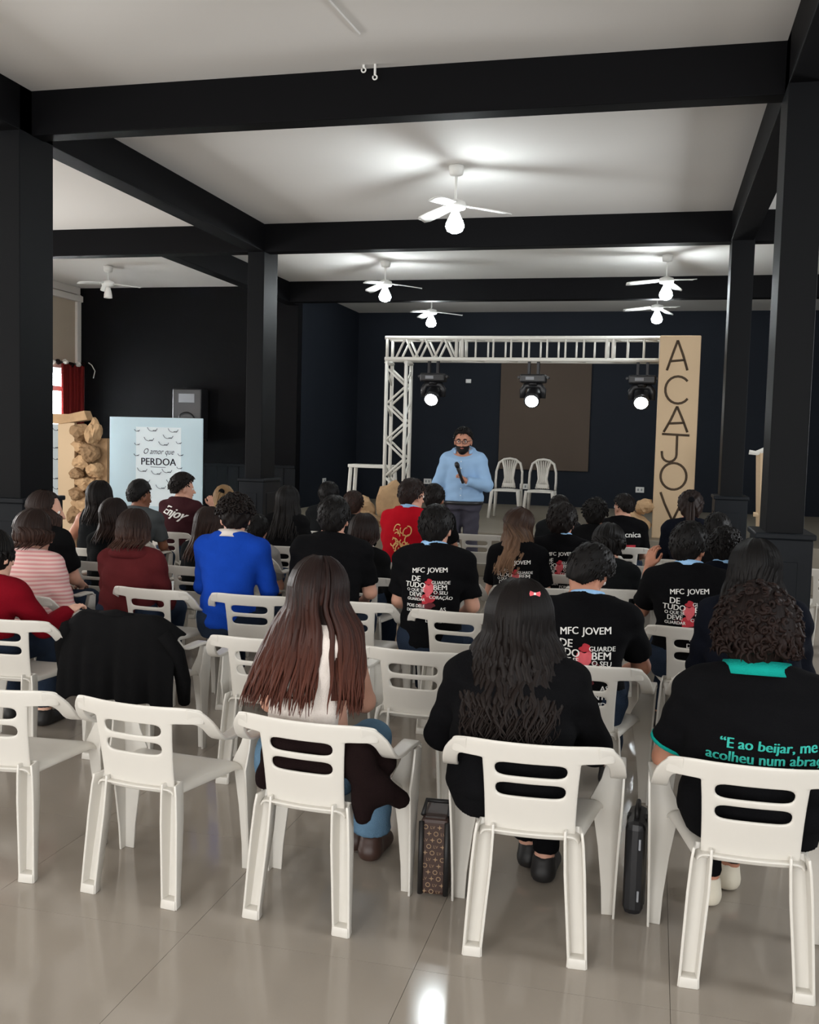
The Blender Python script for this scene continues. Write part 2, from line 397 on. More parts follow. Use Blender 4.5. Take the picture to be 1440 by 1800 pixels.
# conduit and hooks on the ceiling
a, b = at_z(575, -6, CEIL), at_z(632, 57, CEIL)
o = MB().tube([a+[0, 0, -.008], b+[0, 0, -.008]], .008, 6).build('ceiling_conduit', 'ceiling_paint'); prop(o, 'thin conduit running across the near ceiling', 'conduit')
for px, L, lab in ((641, .02, 'small white ring hook in front of the nearest beam'), (661, .07, 'longer white hook hanging in front of the nearest beam')):
    p = at_y(px, 121 if px == 661 else 121, 6.30)
    r = empty('ceiling_hook', (p[0], 6.28, CEIL), 0, lab, 'hook')
    MB().tube([(0, 0, 0), (0, 0, -L)], .008, 8).build('stem', 'fan_white', r)
    MB().tube([(.014*math.sin(t), 0, -L-.012+.014*math.cos(t)) for t in np.linspace(0, 5.4, 12)], .005, 6).build('loop', 'fan_white', r)

# ------------------------------------------------------------------ ceiling fans
def blade_mesh():
    v = []; f = []
    xs = np.linspace(.10, .50, 9)
    for i, x in enumerate(xs):
        w = .045+.022*math.sin((x-.1)/.4*2.3)
        if i == 8: w *= .6
        tw = .010
        for y, z in ((-w, -tw), (0, .004), (w, tw)):
            v.append((x, y, z+.004)); 
        for y, z in ((w, tw), (0, .004), (-w, -tw)):
            v.append((x, y, z-.004))
    for i in range(8):
        for k in range(6):
            f.append((i*6+k, i*6+(k+1) % 6, (i+1)*6+(k+1) % 6, (i+1)*6+k))
    f.append(tuple(range(5, -1, -1))); f.append(tuple(48+k for k in range(6)))
    m = MB(); m.add(v, f); return m
def make_fan(x, y, zb, rot, lit, label, shade='drop'):
    """zb: height of the middle of the lamp"""
    r = empty('ceiling_fan', (x, y, CEIL), rot, label, 'ceiling fan', 'ceiling fans')
    d = CEIL-zb
    MB().lathe([(.02, -.10), (.058, -.085), (.066, -.04), (.066, -.012), (.03, 0)]).build('canopy', 'fan_white', r, True)
    MB().lathe([(.011, -d+.17), (.011, -.08)], n=10).build('rod', 'fan_white', r, True)
    MB().lathe([(.03, -d+.085), (.085, -d+.10), (.095, -d+.125), (.085, -d+.16), (.03, -d+.18)]).build('motor', 'fan_white', r, True)
    for k in range(3):
        b = blade_mesh().build('blade', 'fan_white', r, True); b.location = (0, 0, -d+.14); b.rotation_euler = (0, .12, k*2.0944)
        MB().box(.07, .17, -.018, .018, -.006, .004).build('bracket', 'fan_white', b, bevel=.002)
    if lit:
        MB().lathe([(.016, -d+.09), (.030, -d+.075), (.052, -d+.03), (.076, -d-.02), (.082, -d-.05), (.066, -d-.088), (.03, -d-.106), (.002, -d-.11)]).build('lamp_globe', 'lamp_glow', r, True)
    else:
        MB().lathe([(.012, -d+.085), (.032, -d+.075), (.045, -d+.03), (.058, -d-.03), (.060, -d-.07), (.054, -d-.07), (.03, -d-.03), (.004, -d-.02)]).build('lamp_shade', 'opal_glass', r, True)
    return r
p = at_y(800, 388, 8.63); make_fan(p[0], 8.63, p[2], .35, True, 'nearest white ceiling fan with lit lamp, hanging in mid hall')
p = at_y(1171, 512, 12.95); make_fan(p[0], 12.95, p[2], 1.25, True, 'lit white ceiling fan above the kraft pillar, larger of the pair there')
p = at_y(677, 516, 13.0); make_fan(p[0], 13.0, p[2], .25, True, 'lit white ceiling fan above the left truss leg')
p = at_y(758, 563, 15.45); make_fan(p[0], 15.45, p[2], .1, True, 'small far lit ceiling fan above the blue-shirted speaker')
p = at_y(1155, 556, 15.35); make_fan(p[0], 15.35, p[2], 1.15, True, 'small far lit ceiling fan just under the larger one by the kraft pillar')
p = at_y(190, 515, 13.0); make_fan(p[0], 13.0, p[2]+.0, .12, False, 'unlit white ceiling fan over the projector screen')
make_fan(-1.85, -.4, 3.64, .5, True, 'unseen lit ceiling fan added behind the photographer to brighten the ceiling')  # these last three fans are added out of view to brighten the ceiling
make_fan(-7.0, 4.4, 3.64, .9, True, 'unseen lit ceiling fan added over the near left aisle to brighten the ceiling')
make_fan(2.6, 3.2, 3.64, .2, True, 'unseen lit ceiling fan added over the near right aisle to brighten the ceiling')
# ------------------------------------------------------------------ stage dressing
def lump_mesh(radii, seed, sub=3, amp=.28):
    """crumpled paper: faceted noisy ball"""
    rnd = np.random.RandomState(seed)
    bm = bmesh.new(); bmesh.ops.create_icosphere(bm, subdivisions=sub, radius=1.0)
    fo = rnd.normal(size=(5, 3)); fo /= np.linalg.norm(fo, axis=1)[:, None]; fp = rnd.uniform(0, 3, 5)
    ns = rnd.normal(size=(16, 3)); ns /= np.linalg.norm(ns, axis=1)[:, None]; off = rnd.uniform(.62, 1.0, 16)
    for v in bm.verts:
        d = np.array(v.co); c = ns@d
        r = min([1.05]+[off[i]/c[i] for i in range(16) if c[i] > .2])
        r *= 1+amp*.35*math.sin(7*d[0]+seed)*math.sin(6*d[1]+2*seed)*math.sin(8*d[2])+rnd.uniform(-.025, .025)
        for i in range(5): r *= 1-.09*(1-abs(math.sin(4.6*float(fo[i]@d)+fp[i])))**2.2
        v.co = Vector(d*r*np.array(radii))
    me = bpy.data.meshes.new('paper_rock'); bm.to_mesh(me); bm.free()
    return me
def lump(name, c, radii, seed, m, parent=None, sub=3, rz=0.0):
    o = link(name, lump_mesh(radii, seed, sub), m, parent); o.location = c; o.rotation_euler = (0, 0, rz)
    return o
# --- box truss gate
TR = empty('truss_gate', (-1.7, 13.14, STZ), 0, 'white metal box truss gate standing on the stage', 'truss')
def tl(mb_pts, r=.022): return [((x+1.7), y-13.14, z-STZ) for x, y, z in mb_pts]
def truss_part(name, segs, r): 
    mb = MB()
    for a, b in segs: mb.tube(tl([a, b]), r, 8)
    return mb.build(name, 'white_metal', TR, True)
ya, yb = 13.0, 13.28
tx0, tx1, tz0, tz1 = -3.57, .30, 2.79, 3.07
for y in (ya, yb):
    for z in (tz0, tz1): truss_part('chord', [((tx0-.03, y, z), (tx1, y, z))], .026)
    for x in (tx0, tx0+.27): truss_part('chord', [((x, y, STZ+.02), (x, y, tz0-.03))], .026)
def web(name, a, b, r=.016): truss_part(name, [(a, b)], r)
for y in (ya, yb):
    n = 3; x0, x1 = -3.45, -2.66
    for k in range(n):
        xa, xm, xb = x0+(x1-x0)*k/n, x0+(x1-x0)*(k+.5)/n, x0+(x1-x0)*(k+1)/n
        web('diagonal', (xa, y, tz0), (xm, y, tz1)); web('diagonal', (xm, y, tz1), (xb, y, tz0))
    for x in (-3.57, -2.62, -2.54, -.66, -.58): web('post', (x, y, tz0), (x, y, tz1), .022)
    zs = np.linspace(tz0-.12, STZ+.15, 9)
    for k in range(8):
        xs_ = (tx0, tx0+.27) if k % 2 == 0 else (tx0+.27, tx0)
        web('diagonal', (xs_[0], y, zs[k]), (xs_[1], y, zs[k+1]))
    for x in np.arange(-2.36, -.72, .235) if y == ya else np.arange(-2.24, -.72, .235): web('rung', (x, y, tz0), (x, y, tz1), .013)
    for x in (-.40, -.20, 0.0, .2): web('rung', (x, y, tz0), (x, y, tz1), .013)
for k in range(5):
    z = tz0-.15-k*.42; web('brace', (tx0, ya, z), (tx0, yb, z-.2)); web('brace', (tx0+.27, ya, z-.2), (tx0+.27, yb, z))
for x in np.arange(-3.4, .2, .45):
    web('brace', (x, ya, tz0), (x+.22, yb, tz0)); web('brace', (x, ya, tz1), (x+.22, yb, tz1))
for x in (tx0, tx0+.27):
    truss_part('corner_plate', [((x-.0, ya-.02, tz0-.05), (x, yb+.02, tz0-.05))], .03)
MB().box(*(np.array([tx0-.10, tx0+.37])+1.7), ya-13.14-.08, yb-13.14+.08, 0, .02).build('base_plate', 'white_metal', TR)
for x in (.10, .40):
    for y in (ya, yb): truss_part('chord', [((x, y, STZ+.02), (x, y, tz0-.03))], .026)
# --- moving head stage lights under the truss
def moving_head(px, py, label):
    p = at_y(px, py, 13.05)
    r = empty('stage_light', (p[0], 13.10, tz0-.026), 0, label, 'stage light', 'moving head stage lights')
    for s in (-.06, .06): MB().box(s-.018, s+.018, -.03, .03, -.16, .05).build('clamp', 'black_metal', r, bevel=.004)
    b = MB().box(-.17, .17, -.10, .10, -.27, -.16).build('base', 'black_plastic', r, bevel=.02)
    MB().box(-.09, .02, -.104, -.10, -.235, -.195).build('display', 'grey_print', b)
    for s in (-.19, .19): MB().tube([(s, -.05, -.2), (s, .05, -.2)], .018, 8).build('handle', 'black_plastic', b)
    MB().lathe([(.06, -.31), (.07, -.29), (.07, -.265)], n=16).build('swivel', 'black_metal', r, True)
    yk = MB().tube([(-.13, 0, -.47), (-.135, 0, -.36), (-.10, 0, -.31), (0, 0, -.295), (.10, 0, -.31), (.135, 0, -.36), (.13, 0, -.47)], .028, 10, flat=1.5).build('yoke', 'black_plastic', r, True)
    # lamp head aims at the seats
    hd = MB().lathe([(.05, -.16), (.085, -.15), (.095, -.05), (.10, .06), (.105, .12), (.09, .125)], n=24).build('head', 'black_plastic', r, True)
    hd.location = (0, 0, -.45); hd.rotation_euler = (math.radians(122), 0, 0)
    ln = MB().lathe([(.088, .122), (.075, .135), (.04, .142), (.004, .145)], n=24).build('lens', 'lens_glow', hd, True)
    return r
moving_head(760, 690, 'stage light with glowing lens hanging left of the speaker')
moving_head(936, 695, 'stage light with glowing lens before the brown panel')
moving_head(1128, 695, 'stage light with glowing lens beside the kraft pillar')
# --- kraft paper pillar with hand drawn letters
PL = empty('kraft_pillar', (.25, 12.95, STZ), 0, 'tall kraft paper pillar with the letters ACAJOV', 'pillar')
MB().box(-.255, .235, -.24, .24, 0, 2.51).build('paper_wrap', 'kraft_board', PL, bevel=.012)
def crop5(x, y): return at_y(860+x/3.6, 560+y/3.6, 12.71)
def ink(name, strokes):
    mb = MB()
    for st in strokes:
        pts = [crop5(*q) for q in st]
        mb.tube([(q[0]-.25, q[1]-12.95-.004, q[2]-STZ) for q in pts], .014, 6, flat=.35, up=(0, 1, 0))
    return mb.build(name, 'marker_ink', PL, True)
arc = lambda cx, cy, rx, ry, a0, a1, n=18: [(cx+rx*math.cos(math.radians(t)), cy+ry*math.sin(math.radians(t))) for t in np.linspace(a0, a1, n)]
ink('letter', [[(1125, 328), (1160, 230), (1195, 138)], [(1195, 138), (1228, 230), (1255, 328)], [(1150, 270), (1238, 262)]])
ink('letter', [arc(1195, 452, 80, 86, -40, -320)])
ink('letter', [[(1105, 718), (1150, 640), (1190, 556)], [(1190, 556), (1225, 640), (1255, 720)], [(1135, 664), (1235, 660)]])
ink('letter', [[(1095, 730), (1268, 740)], [(1190, 742), (1188, 800), (1186, 860)]+arc(1140, 862, 46, 44, 0, 180, 9)+[(1093, 838)]])
ink('letter', [arc(1167, 998, 82, 84, 0, 360, 26)])
ink('letter', [[(1085, 1098), (1110, 1170), (1160, 1282)], [(1160, 1282), (1205, 1190), (1240, 1100)]])
for k, (dx, dz, r_) in enumerate(((-.45, .16, (.22, .16, .18)), (-.36, .38, (.15, .13, .14)), (-.60, .10, (.16, .14, .12)))):
    o = lump('paper_rock', (dx+.25, 12.75, STZ+dz), r_, 50+k, 'kraft'); prop(o, ['wide crumpled kraft rock at left foot of the kraft pillar', 'small crumpled kraft rock stacked against the kraft pillar', 'outermost crumpled kraft rock left of the kraft pillar'][k], 'paper rock', 'kraft paper rocks')
for k, (dx, dz, r_) in enumerate(((.62, .20, (.14, .15, .22)), (.66, .46, (.11, .12, .13)))):
    o = lump('paper_rock', (dx+.15, 12.8, STZ+dz), r_, 60+k, 'kraft'); prop(o, ['lower crumpled kraft rock at right foot of the kraft pillar', 'upper crumpled kraft rock right of the kraft pillar'][k], 'paper rock', 'kraft paper rocks')
# --- crumpled kraft heap at the foot of the left truss leg
heap = [((-3.30, 12.62, .30), (.34, .12, .31), 'kraft', 'big smooth kraft sheet leaning on left truss leg'),
        ((-3.82, 12.66, .20), (.26, .20, .24), 'kraft', 'crumpled kraft heap left of the truss leg'),
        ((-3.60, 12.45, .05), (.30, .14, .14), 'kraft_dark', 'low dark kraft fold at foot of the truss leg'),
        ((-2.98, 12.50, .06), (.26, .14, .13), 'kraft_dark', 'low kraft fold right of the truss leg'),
        ((-4.12, 12.60, .13), (.18, .16, .16), 'kraft', 'small crumpled kraft piece under the white bench')]
for k, (c, r_, m_, lb) in enumerate(heap):
    o = lump('paper_rock', (c[0], c[1], STZ+c[2]), r_, 70+k, m_); prop(o, lb, 'paper rock', 'kraft paper rocks')
# --- white bench behind the heap
BN = empty('white_bench', (-4.05, 14.1, STZ), 0, 'white rectangular bench left of the truss leg', 'bench')
MB().box(-.34, .34, -.16, .16, .72, .77).build('top', 'white_metal', BN, bevel=.008)
for sx in (-1, 1):
    for sy in (-1, 1): MB().tube([(sx*.30, sy*.13, .72), (sx*.34, sy*.15, 0)], .03, 6).build('leg', 'white_metal', BN)
# --- brown panel and sockets on the stage wall
p0, p1 = at_y(882, 640, BACK_Y), at_y(1031, 829, BACK_Y)
o = MB().box(p0[0], p1[0]+.03, BACK_Y-.04, BACK_Y-.003, p1[2], p0[2]+.02).build('wall_hanging', 'brown_panel', bevel=.006); prop(o, 'plain brown rectangle hung on the wall behind the two stage chairs', 'wall hanging')
for px, py, lb in ((752, 846, 'white wall socket left of the blue-shirted speaker'), (921, 855, 'white wall socket between the two stage chairs'), (1125, 861, 'white wall socket near the kraft pillar')):
    p = at_y(px, py, BACK_Y); r = empty('wall_socket', (p[0], BACK_Y-.004, p[2]), 0, lb, 'socket', 'wall sockets')
    MB().box(-.075, .075, -.012, 0, -.05, .05).build('plate', 'outlet_white', r, bevel=.004)
    for s in (-.03, .03): MB().box(s-.014, s+.014, -.016, -.011, -.022, .022).build('outlet', 'grey_print', r, bevel=.002)
p = at_x(569, 845, -5.6); r = empty('wall_socket', (-5.596, p[1], p[2]), 0, 'white wall socket on the dark wall left of the bench', 'socket', 'wall sockets')
MB().box(0, .012, -.09, .09, -.045, .045).build('plate', 'outlet_white', r, bevel=.004); MB().box(.011, .016, -.03, .03, -.02, .02).build('outlet', 'grey_print', r)
for px, py, lb in ((721, 683, 'small white fixture beside the left truss leg'), (824, 670, 'small white fixture on dark wall above the speaker')):
    p = at_y(px, py, BACK_Y); r = empty('wall_fixture', (p[0], BACK_Y-.003, p[2]), 0, lb, 'fixture')
    MB().box(-.05, .05, -.03, 0, -.035, .035).build('housing', 'outlet_white', r, bevel=.006); MB().box(-.03, .03, -.034, -.029, -.012, .012).build('switch', 'paper_white', r, bevel=.002)
# --- projector screen
p0, p1 = at_y(192, 731, 14.0), at_y(357, 737, 14.0)
SCN = empty('projector_screen', ((p0[0]+p1[0])/2, 14.0, 0), math.radians(-1), 'pale blue lit projector screen reading O amor que PERDOA', 'screen')
hw, zt, zb_ = (p1[0]-p0[0])/2, (p0[2]+p1[2])/2, .45
MB().box(-hw, hw, 0, .03, zb_, zt).build('panel', 'screen_glow', SCN, bevel=.004)
for s in (-1, 1):
    MB().box(s*hw*.8-.02, s*hw*.8+.02, 0.03, .07, 0, zb_+.3).build('leg', 'black_metal', SCN)
    MB().box(s*hw*.8-.03, s*hw*.8+.03, -.25, .35, 0, .03).build('foot', 'black_metal', SCN)
q0, q1 = at_y(239, 750, 14.0), at_y(318, 875, 14.0)
pw, pzt, pzb, pcx = (q1[0]-q0[0])/2, q0[2], q1[2]-.15, (q0[0]+q1[0])/2-(p0[0]+p1[0])/2
PG = MB().box(pcx-pw, pcx+pw, -.003, 0, pzb, pzt).build('page', 'screen_page', SCN)
def flat_text(name, s, size, x, y, z, m, parent, bold=0.0, shear=0.0, sx=1.0, rot=0.0):
    v, f = text2d(s, bold, shear); c, sn = math.cos(rot), math.sin(rot)
    mb = MB(); mb.add([(x+size*(sx*a*c-b*sn), y, z+size*(sx*a*sn+b*c)) for a, b in v], f)
    return mb.build(name, m, parent, fixn=False)
zc = at_y(280, 812, 14.0)[2]
flat_text('lettering', 'PERDOA', .155, pcx, -.006, zc-.05, 'ink_blue', PG, 0, 0, 1.02)
flat_text('lettering', 'PERDOA', .155, pcx+.006, -.006, zc-.05, 'ink_blue', PG, 0, 0, 1.02)
flat_text('lettering', 'O amor que', .125, pcx, -.006, zc+.12, 'ink_blue', PG, 0, .4, .85)
MB().box(pcx-.13, pcx+.13, -.006, -.005, zc-.085, zc-.078).build('underline', 'ink_blue', PG)
def mark(cx, cz, s, parent, y=-.006):
    mb = MB(); pts = [(-1, .8), (-.75, .1), (-.5, -.2), (-.1, -.35), (.3, -.25), (.7, -.3), (.85, .0), (1.0, .5)]
    mb.tube([(cx+s*a, y, cz+s*b*.6) for a, b in pts], .0085, 4, flat=.4)
    mb.tube([(cx+s*a, y, cz+s*b*.6) for a, b in ((.1, -.3), (.25, .0), (.4, -.28), (.6, .05), (.72, -.25))], .0085, 4, flat=.4)
    return mb.build('drawn_mark', 'ink_blue', parent)
for px, py in ((241, 757), (268, 756), (305, 758), (262, 773), (296, 769), (241, 781), (288, 781), (315, 779), (250, 827), (275, 832), (294, 829), (316, 823), (255, 846), (302, 848), (283, 857), (318, 800), (240, 800)):
    q = at_y(px, py, 14.0); mark(q[0]-SCN.location.x, q[2], .085 if 245 < px < 312 else .045, PG)
# --- second printed banner behind the kraft cave
p0, p1 = at_y(70, 745, 13.4), at_y(106, 890, 13.4)
BA = empty('printed_banner', ((p0[0]+p1[0])/2, 13.4, 0), 0, 'white banner with dark drawings seen through the kraft archway', 'banner')
hw = (p1[0]-p0[0])/2+.05
MB().box(-hw, hw, 0, .02, .3, p0[2]).build('sheet', 'screen_page', BA)
for s in (-1, 1): MB().box(s*hw-.02, s*hw+.02, .02, .06, 0, .6).build('leg', 'black_metal', BA)
for k, (px, py) in enumerate(((100, 755), (97, 786), (99, 806), (97, 840), (100, 858))):
    q = at_y(px, py, 13.4); mark(q[0]-BA.location.x, q[2], .075, BA)
# --- kraft paper cave
CV = empty('kraft_archway', (-7.75, 12.0, 0), 0, 'kraft cardboard archway with crumpled paper stones at left', 'archway')
def cv(px, py, Y=12.0): q = at_y(px, py, Y); return (q[0]+7.75, q[1]-12.0, q[2])
q0, q1 = cv(104, 745), cv(124, 745)
MB().box(q0[0], q1[0]+.08, -.03, .03, 0, q0[2]+.02).build('board', 'kraft_board', CV, bevel=.006)
MB().box(q0[0]-1.25, q0[0]-1.02, -.03, .03, 0, q0[2]+.02).build('board', 'kraft_board', CV, bevel=.006)
MB().prism([cv(60, 742)[::2], cv(60, 727)[::2], cv(125, 728)[::2], cv(152, 722)[::2], cv(158, 738)[::2], cv(110, 745)[::2]], -.06, .10).build('lintel', 'kraft', CV, bevel=.004)
rocks = [(146, 758, .17, .14), (165, 762, .12, .22), (140, 784, .19, .12), (160, 797, .16, .16), (143, 812, .17, .12), (165, 828, .15, .14), (140, 834, .13, .09), (150, 850, .18, .10), (168, 858, .14, .15), (140, 868, .13, .10), (150, 890, .22, .16), (172, 895, .17, .17), (135, 905, .16, .14)]
for k, (px, py, rx, rz_) in enumerate(rocks):
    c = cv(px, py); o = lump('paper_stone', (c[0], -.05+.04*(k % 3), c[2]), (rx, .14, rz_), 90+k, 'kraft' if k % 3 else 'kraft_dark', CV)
c = cv(150, 850); 
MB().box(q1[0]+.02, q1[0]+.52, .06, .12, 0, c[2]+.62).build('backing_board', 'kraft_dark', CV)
# --- loudspeaker on the black wall
p0, p1 = at_y(320, 689, WALL_Y), at_y(369, 769, WALL_Y)
SB = empty('loudspeaker', ((p0[0]+p1[0])/2, WALL_Y, (p0[2]+p1[2])/2), 0, 'black loudspeaker on the wall behind the projector screen', 'loudspeaker')
hw, hh = (p1[0]-p0[0])/2, (p0[2]-p1[2])/2+.04
MB().box(-hw, hw, -.34, -.06, -hh, hh).build('cabinet', 'black_plastic', SB, bevel=.02)
MB().box(-.05, .05, -.07, -.004, -.1, .1).build('wall_bracket', 'black_metal', SB)
MB().box(-hw*.55, hw*.55, -.346, -.338, hh*.45, hh*.80).build('horn', 'grey_print', SB, bevel=.004)
wf = MB().lathe([(.15, 0), (.16, .01), (.13, .004), (.05, -.02), (.002, -.02)], n=24).build('woofer', 'black_metal', SB, True); wf.location = (0, -.338, -hh*.3); wf.rotation_euler = (math.radians(90), 0, 0)
o = MB().tube([(p0[0]-.10, WALL_Y-.03, p0[2]-.03), (p0[0]-.10, WALL_Y-.03, p1[2]-.3)], .012, 6).build('wall_cable', 'white_trim'); prop(o, 'pale cable running down beside the loudspeaker', 'cable')
# --- dark red curtain and its ragged valance
CU = empty('window_curtain', (LEFT_X+.10, 14.66, 0), 0, 'dark red pleated curtain beside the bright window', 'curtain')
v = []; f = []; n = 60
for i in range(n+1):
    t = i/n; yy = -.34+.64*t; xx = .035*math.sin(t*60)+.012*math.sin(t*23)
    v += [(xx, yy, .9), (xx, yy, 2.80)]
for i in range(n): f.append((2*i, 2*i+2, 2*i+3, 2*i+1))
me = MB().add(v, f).mesh('drape'); me = baked(me, [('SOLIDIFY', dict(thickness=.006))], 'drape'); link('drape', me, 'red_curtain', CU, True)
MB().tube([(0, -1.5, 2.82), (0, .30, 2.82)], .014, 8).build('rod', 'black_metal', CU, True)
for k in range(9): lump('ruffle', (.02+.02*(k % 2), -1.2+k*.185, 2.80+.015*(k % 3)), (.05, .07, .05), 130+k, 'white_trim' if k % 2 else 'brown_coat', CU, 2)
o = MB().tube([(LEFT_X+.19, 14.97, 2.86), (LEFT_X+.25, 14.97, 2.82), (LEFT_X+.33, 14.94, 2.72), (LEFT_X+.30, 14.94, 2.6)], .008, 6).build('curtain_cord', 'white_trim'); prop(o, 'loose cord curling from the curtain end against the black wall', 'cord')
# --- pale wooden frame standing by the right wall
WF = empty('easel_frame', (1.28, 12.05, STZ*0), 0, 'pale wooden frame partly hidden behind the right column', 'frame')
pA = at_y(1334, 792, 12.0); pB = at_y(1340, 915, 12.0)
MB().tube([(pA[0]-1.28+.02, 0, pA[2]), (pB[0]-1.28+.02, 0, 0)], .045, 4).build('post', 'kraft_board', WF)
MB().tube([(pA[0]-1.28+.32, 0, 0), (pA[0]-1.28+.32, 0, pA[2]+.14)], .045, 4).build('post', 'kraft_board', WF)
MB().tube([(pA[0]-1.28-.10, -.02, pA[2]-.02), (pA[0]-1.28-.02, -.02, pA[2]-.03), (pA[0]-1.28+.40, -.02, pA[2]+.18)], .03, 6).build('top_rail', 'white_metal', WF)
MB().tube([(pA[0]-1.28-.02, 0, .95), (pA[0]-1.28+.36, 0, .95)], .03, 6).build('cross_rail', 'kraft_board', WF)
o = lump('paper_rock', (1.16, 11.75, .78), (.14, .10, .14), 77, 'grey_print'); 
bpy.data.objects.remove(o)
# ------------------------------------------------------------------ white plastic armchair (faces +y, origin on floor at its centre)
def grid_shell(us, vs, keep, fn):
    """quads of the (u, v) lattice for which keep(i, j); fn maps to 3d"""
    idx = {}; v = []; f = []
    def vid(i, j):
        if (i, j) not in idx: idx[(i, j)] = len(v); v.append(fn(us[i], vs[j]))
        return idx[(i, j)]
    for i in range(len(us)-1):
        for j in range(len(vs)-1):
            if keep(i, j): f.append((vid(i, j), vid(i+1, j), vid(i+1, j+1), vid(i, j+1)))
    return MB().add(v, f).mesh('shell')
def back_y(x, z):
    t = (z-.42)/.31
    return -.150-.055*t+.070*(abs(x)/.29)**2.2
def chair_back_mesh():
    us = [-.27, -.235, -.185, -.162, -.130, -.122, -.06, 0, .06, .122, .130, .162, .185, .235, .27]
    vs = [.395, .42, .47, .533, .543, .589, .600, .614, .660, .668, .672, .700, .732]
    def keep(i, j):
        z0, z1 = vs[j], vs[j+1]; a = min(abs(us[i]), abs(us[i+1])); b = max(abs(us[i]), abs(us[i+1]))
        if z1 <= .668+1e-6 and b > .165: return False
        if abs(z0-.543) < 1e-6 and b < .123: return False
        if abs(z0-.614) < 1e-6 and b < .123: return False
        return True
    def fn(x, z):
        w = 1.0
        if z < .66 and abs(x) > .1: x = x*(.93+.07*((z-.395)/.27)**2)
        if z > .69 and abs(x) > .2: z -= .55*(abs(x)-.2)**1.5 if z > .71 else .25*(abs(x)-.2)**1.5
        return (x, back_y(x, z), z)
    def keep2(i, j):
        return keep(i, j)
    return baked(grid_shell(us, vs, keep2, fn), [('SOLIDIFY', dict(thickness=.012, offset=0)), ('SUBSURF', dict(levels=2))], 'backrest')
def chair_seat_mesh():
    us = [-.5, -.47, -.3, 0, .3, .47, .5]; vs = [0, .03, .25, .5, .75, .95, 1.0]
    def fn(u, v):
        hw = .165+.085*v; y = -.165+.385*v
        z = .425-.012*math.cos(u*math.pi)*math.sin(v*math.pi)+.010*v
        if v == 1.0: z -= .035; y += .006
        if abs(u) == .5: z -= .03
        y -= (.018*math.cos(u*math.pi) if v < .1 else 0)
        return (u*2*hw, y, z)
    return baked(grid_shell(us, vs, lambda i, j: True, fn), [('SOLIDIFY', dict(thickness=.010, offset=-1)), ('SUBSURF', dict(levels=2))], 'seat')
def sweep_rect(path, widths, thick, name):
    """flat bar along a path; widths across given per point with direction vectors"""
    v = []; f = []
    for (p, d, n), w, t in zip(path, widths, thick):
        p, d, n = Vector(p), Vector(d).normalized(), Vector(n).normalized()
        for a, b in ((-1, -1), (1, -1), (1, 1), (-1, 1)): v.append(p+d*(a*w/2)+n*(b*t/2))
    k = len(path)
    for i in range(k-1):
        for j in range(4): f.append((i*4+j, i*4+(j+1) % 4, (i+1)*4+(j+1) % 4, (i+1)*4+j))
    f.append((3, 2, 1, 0)); f.append(tuple(4*(k-1)+j for j in range(4)))
    me = MB().add(v, f).mesh(name)
    return baked(me, [('BEVEL', dict(width=.004, segments=2)), ('SUBSURF', dict(levels=1))], name)
def chair_arm_mesh(s):
    P = [((s*.215, -.165, .699), (0, -.25, 1), (0, 1, .2)), ((s*.252, -.145, .690), (s*.35, -.2, .95), (0, 1, .2)), ((s*.276, -.115, .660), (s*.9, -.1, .55), (s*-.3, .8, .5)),
         ((s*.282, -.085, .620), (1*s, 0, .15), (0, .7, .7)), ((s*.284, -.045, .592), (1*s, 0, 0), (0, .3, 1)), ((s*.284, .03, .585), (1*s, 0, 0), (0, 0, 1)), ((s*.284, .12, .592), (1*s, 0, 0), (0, 0, 1)),
         ((s*.284, .175, .588), (1*s, 0, 0), (0, .4, 1)), ((s*.284, .205, .560), (1*s, 0, 0), (0, 1, .2))]
    return sweep_rect(P, [.056, .058, .056, .054, .054, .056, .060, .064, .066], [.012, .013, .015, .016, .016, .016, .016, .016, .014], 'armrest')
def chair_leg_mesh(s, front):
    v = []; f = []
    rows = []
    if front:   # L-shaped blade from the arm to the floor
        for z, xo, xi, y0, y1 in ((.572, .310, .250, .212, .140), (.50, .308, .232, .212, .128), (.425, .305, .196, .212, .105), (.38, .303, .206, .210, .115), (.25, .298, .228, .206, .138), (.10, .294, .245, .202, .158), (0, .292, .250, .200, .165)):
            rows.append([(s*xi, y0, z), (s*xo, y0, z), (s*xo, y1, z)])
    else:       # channel open to the rear, closed by a foot plate
        R_ = ((.44, .172, .118, -.172, -.115), (.40, .178, .118, -.176, -.118), (.30, .186, .122, -.184, -.128), (.15, .194, .134, -.196, -.150), (.03, .200, .143, -.205, -.168), (0, .202, .142, -.207, -.168))
        for z, xo, xi, y0, y1 in R_:
            rows.append([(s*xi, y0, z), (s*(xi+.006), y1, z), (s*(xo-.006), y1, z), (s*xo, y0, z)])
    k_ = len(rows[0])
    for r in rows: v += r
    for i in range(len(rows)-1):
        for k in range(k_-1): f.append((i*k_+k, i*k_+k+1, (i+1)*k_+k+1, (i+1)*k_+k))
    if not front:
        n = len(v); v += [(s*.143, -.205, .03), (s*.149, -.168, .03), (s*.195, -.168, .03), (s*.200, -.205, .03)]
        f.append((n, n+1, n+2, n+3)); v += [(s*.142, -.207, 0), (s*.202, -.207, 0)]; f.append((n, n+3, n+5, n+4))
    me = MB().add(v, f).mesh('leg')
    return baked(me, [('SOLIDIFY', dict(thickness=.009, offset=0)), ('BEVEL', dict(width=.002, segments=2, limit_method='ANGLE'))], 'leg')
CH_ME = dict(backrest=chair_back_mesh(), seat=chair_seat_mesh())
for s, k in ((-1, 'l'), (1, 'r')):
    CH_ME['arm_'+k] = chair_arm_mesh(s); CH_ME['fleg_'+k] = chair_leg_mesh(s, True); CH_ME['rleg_'+k] = chair_leg_mesh(s, False)
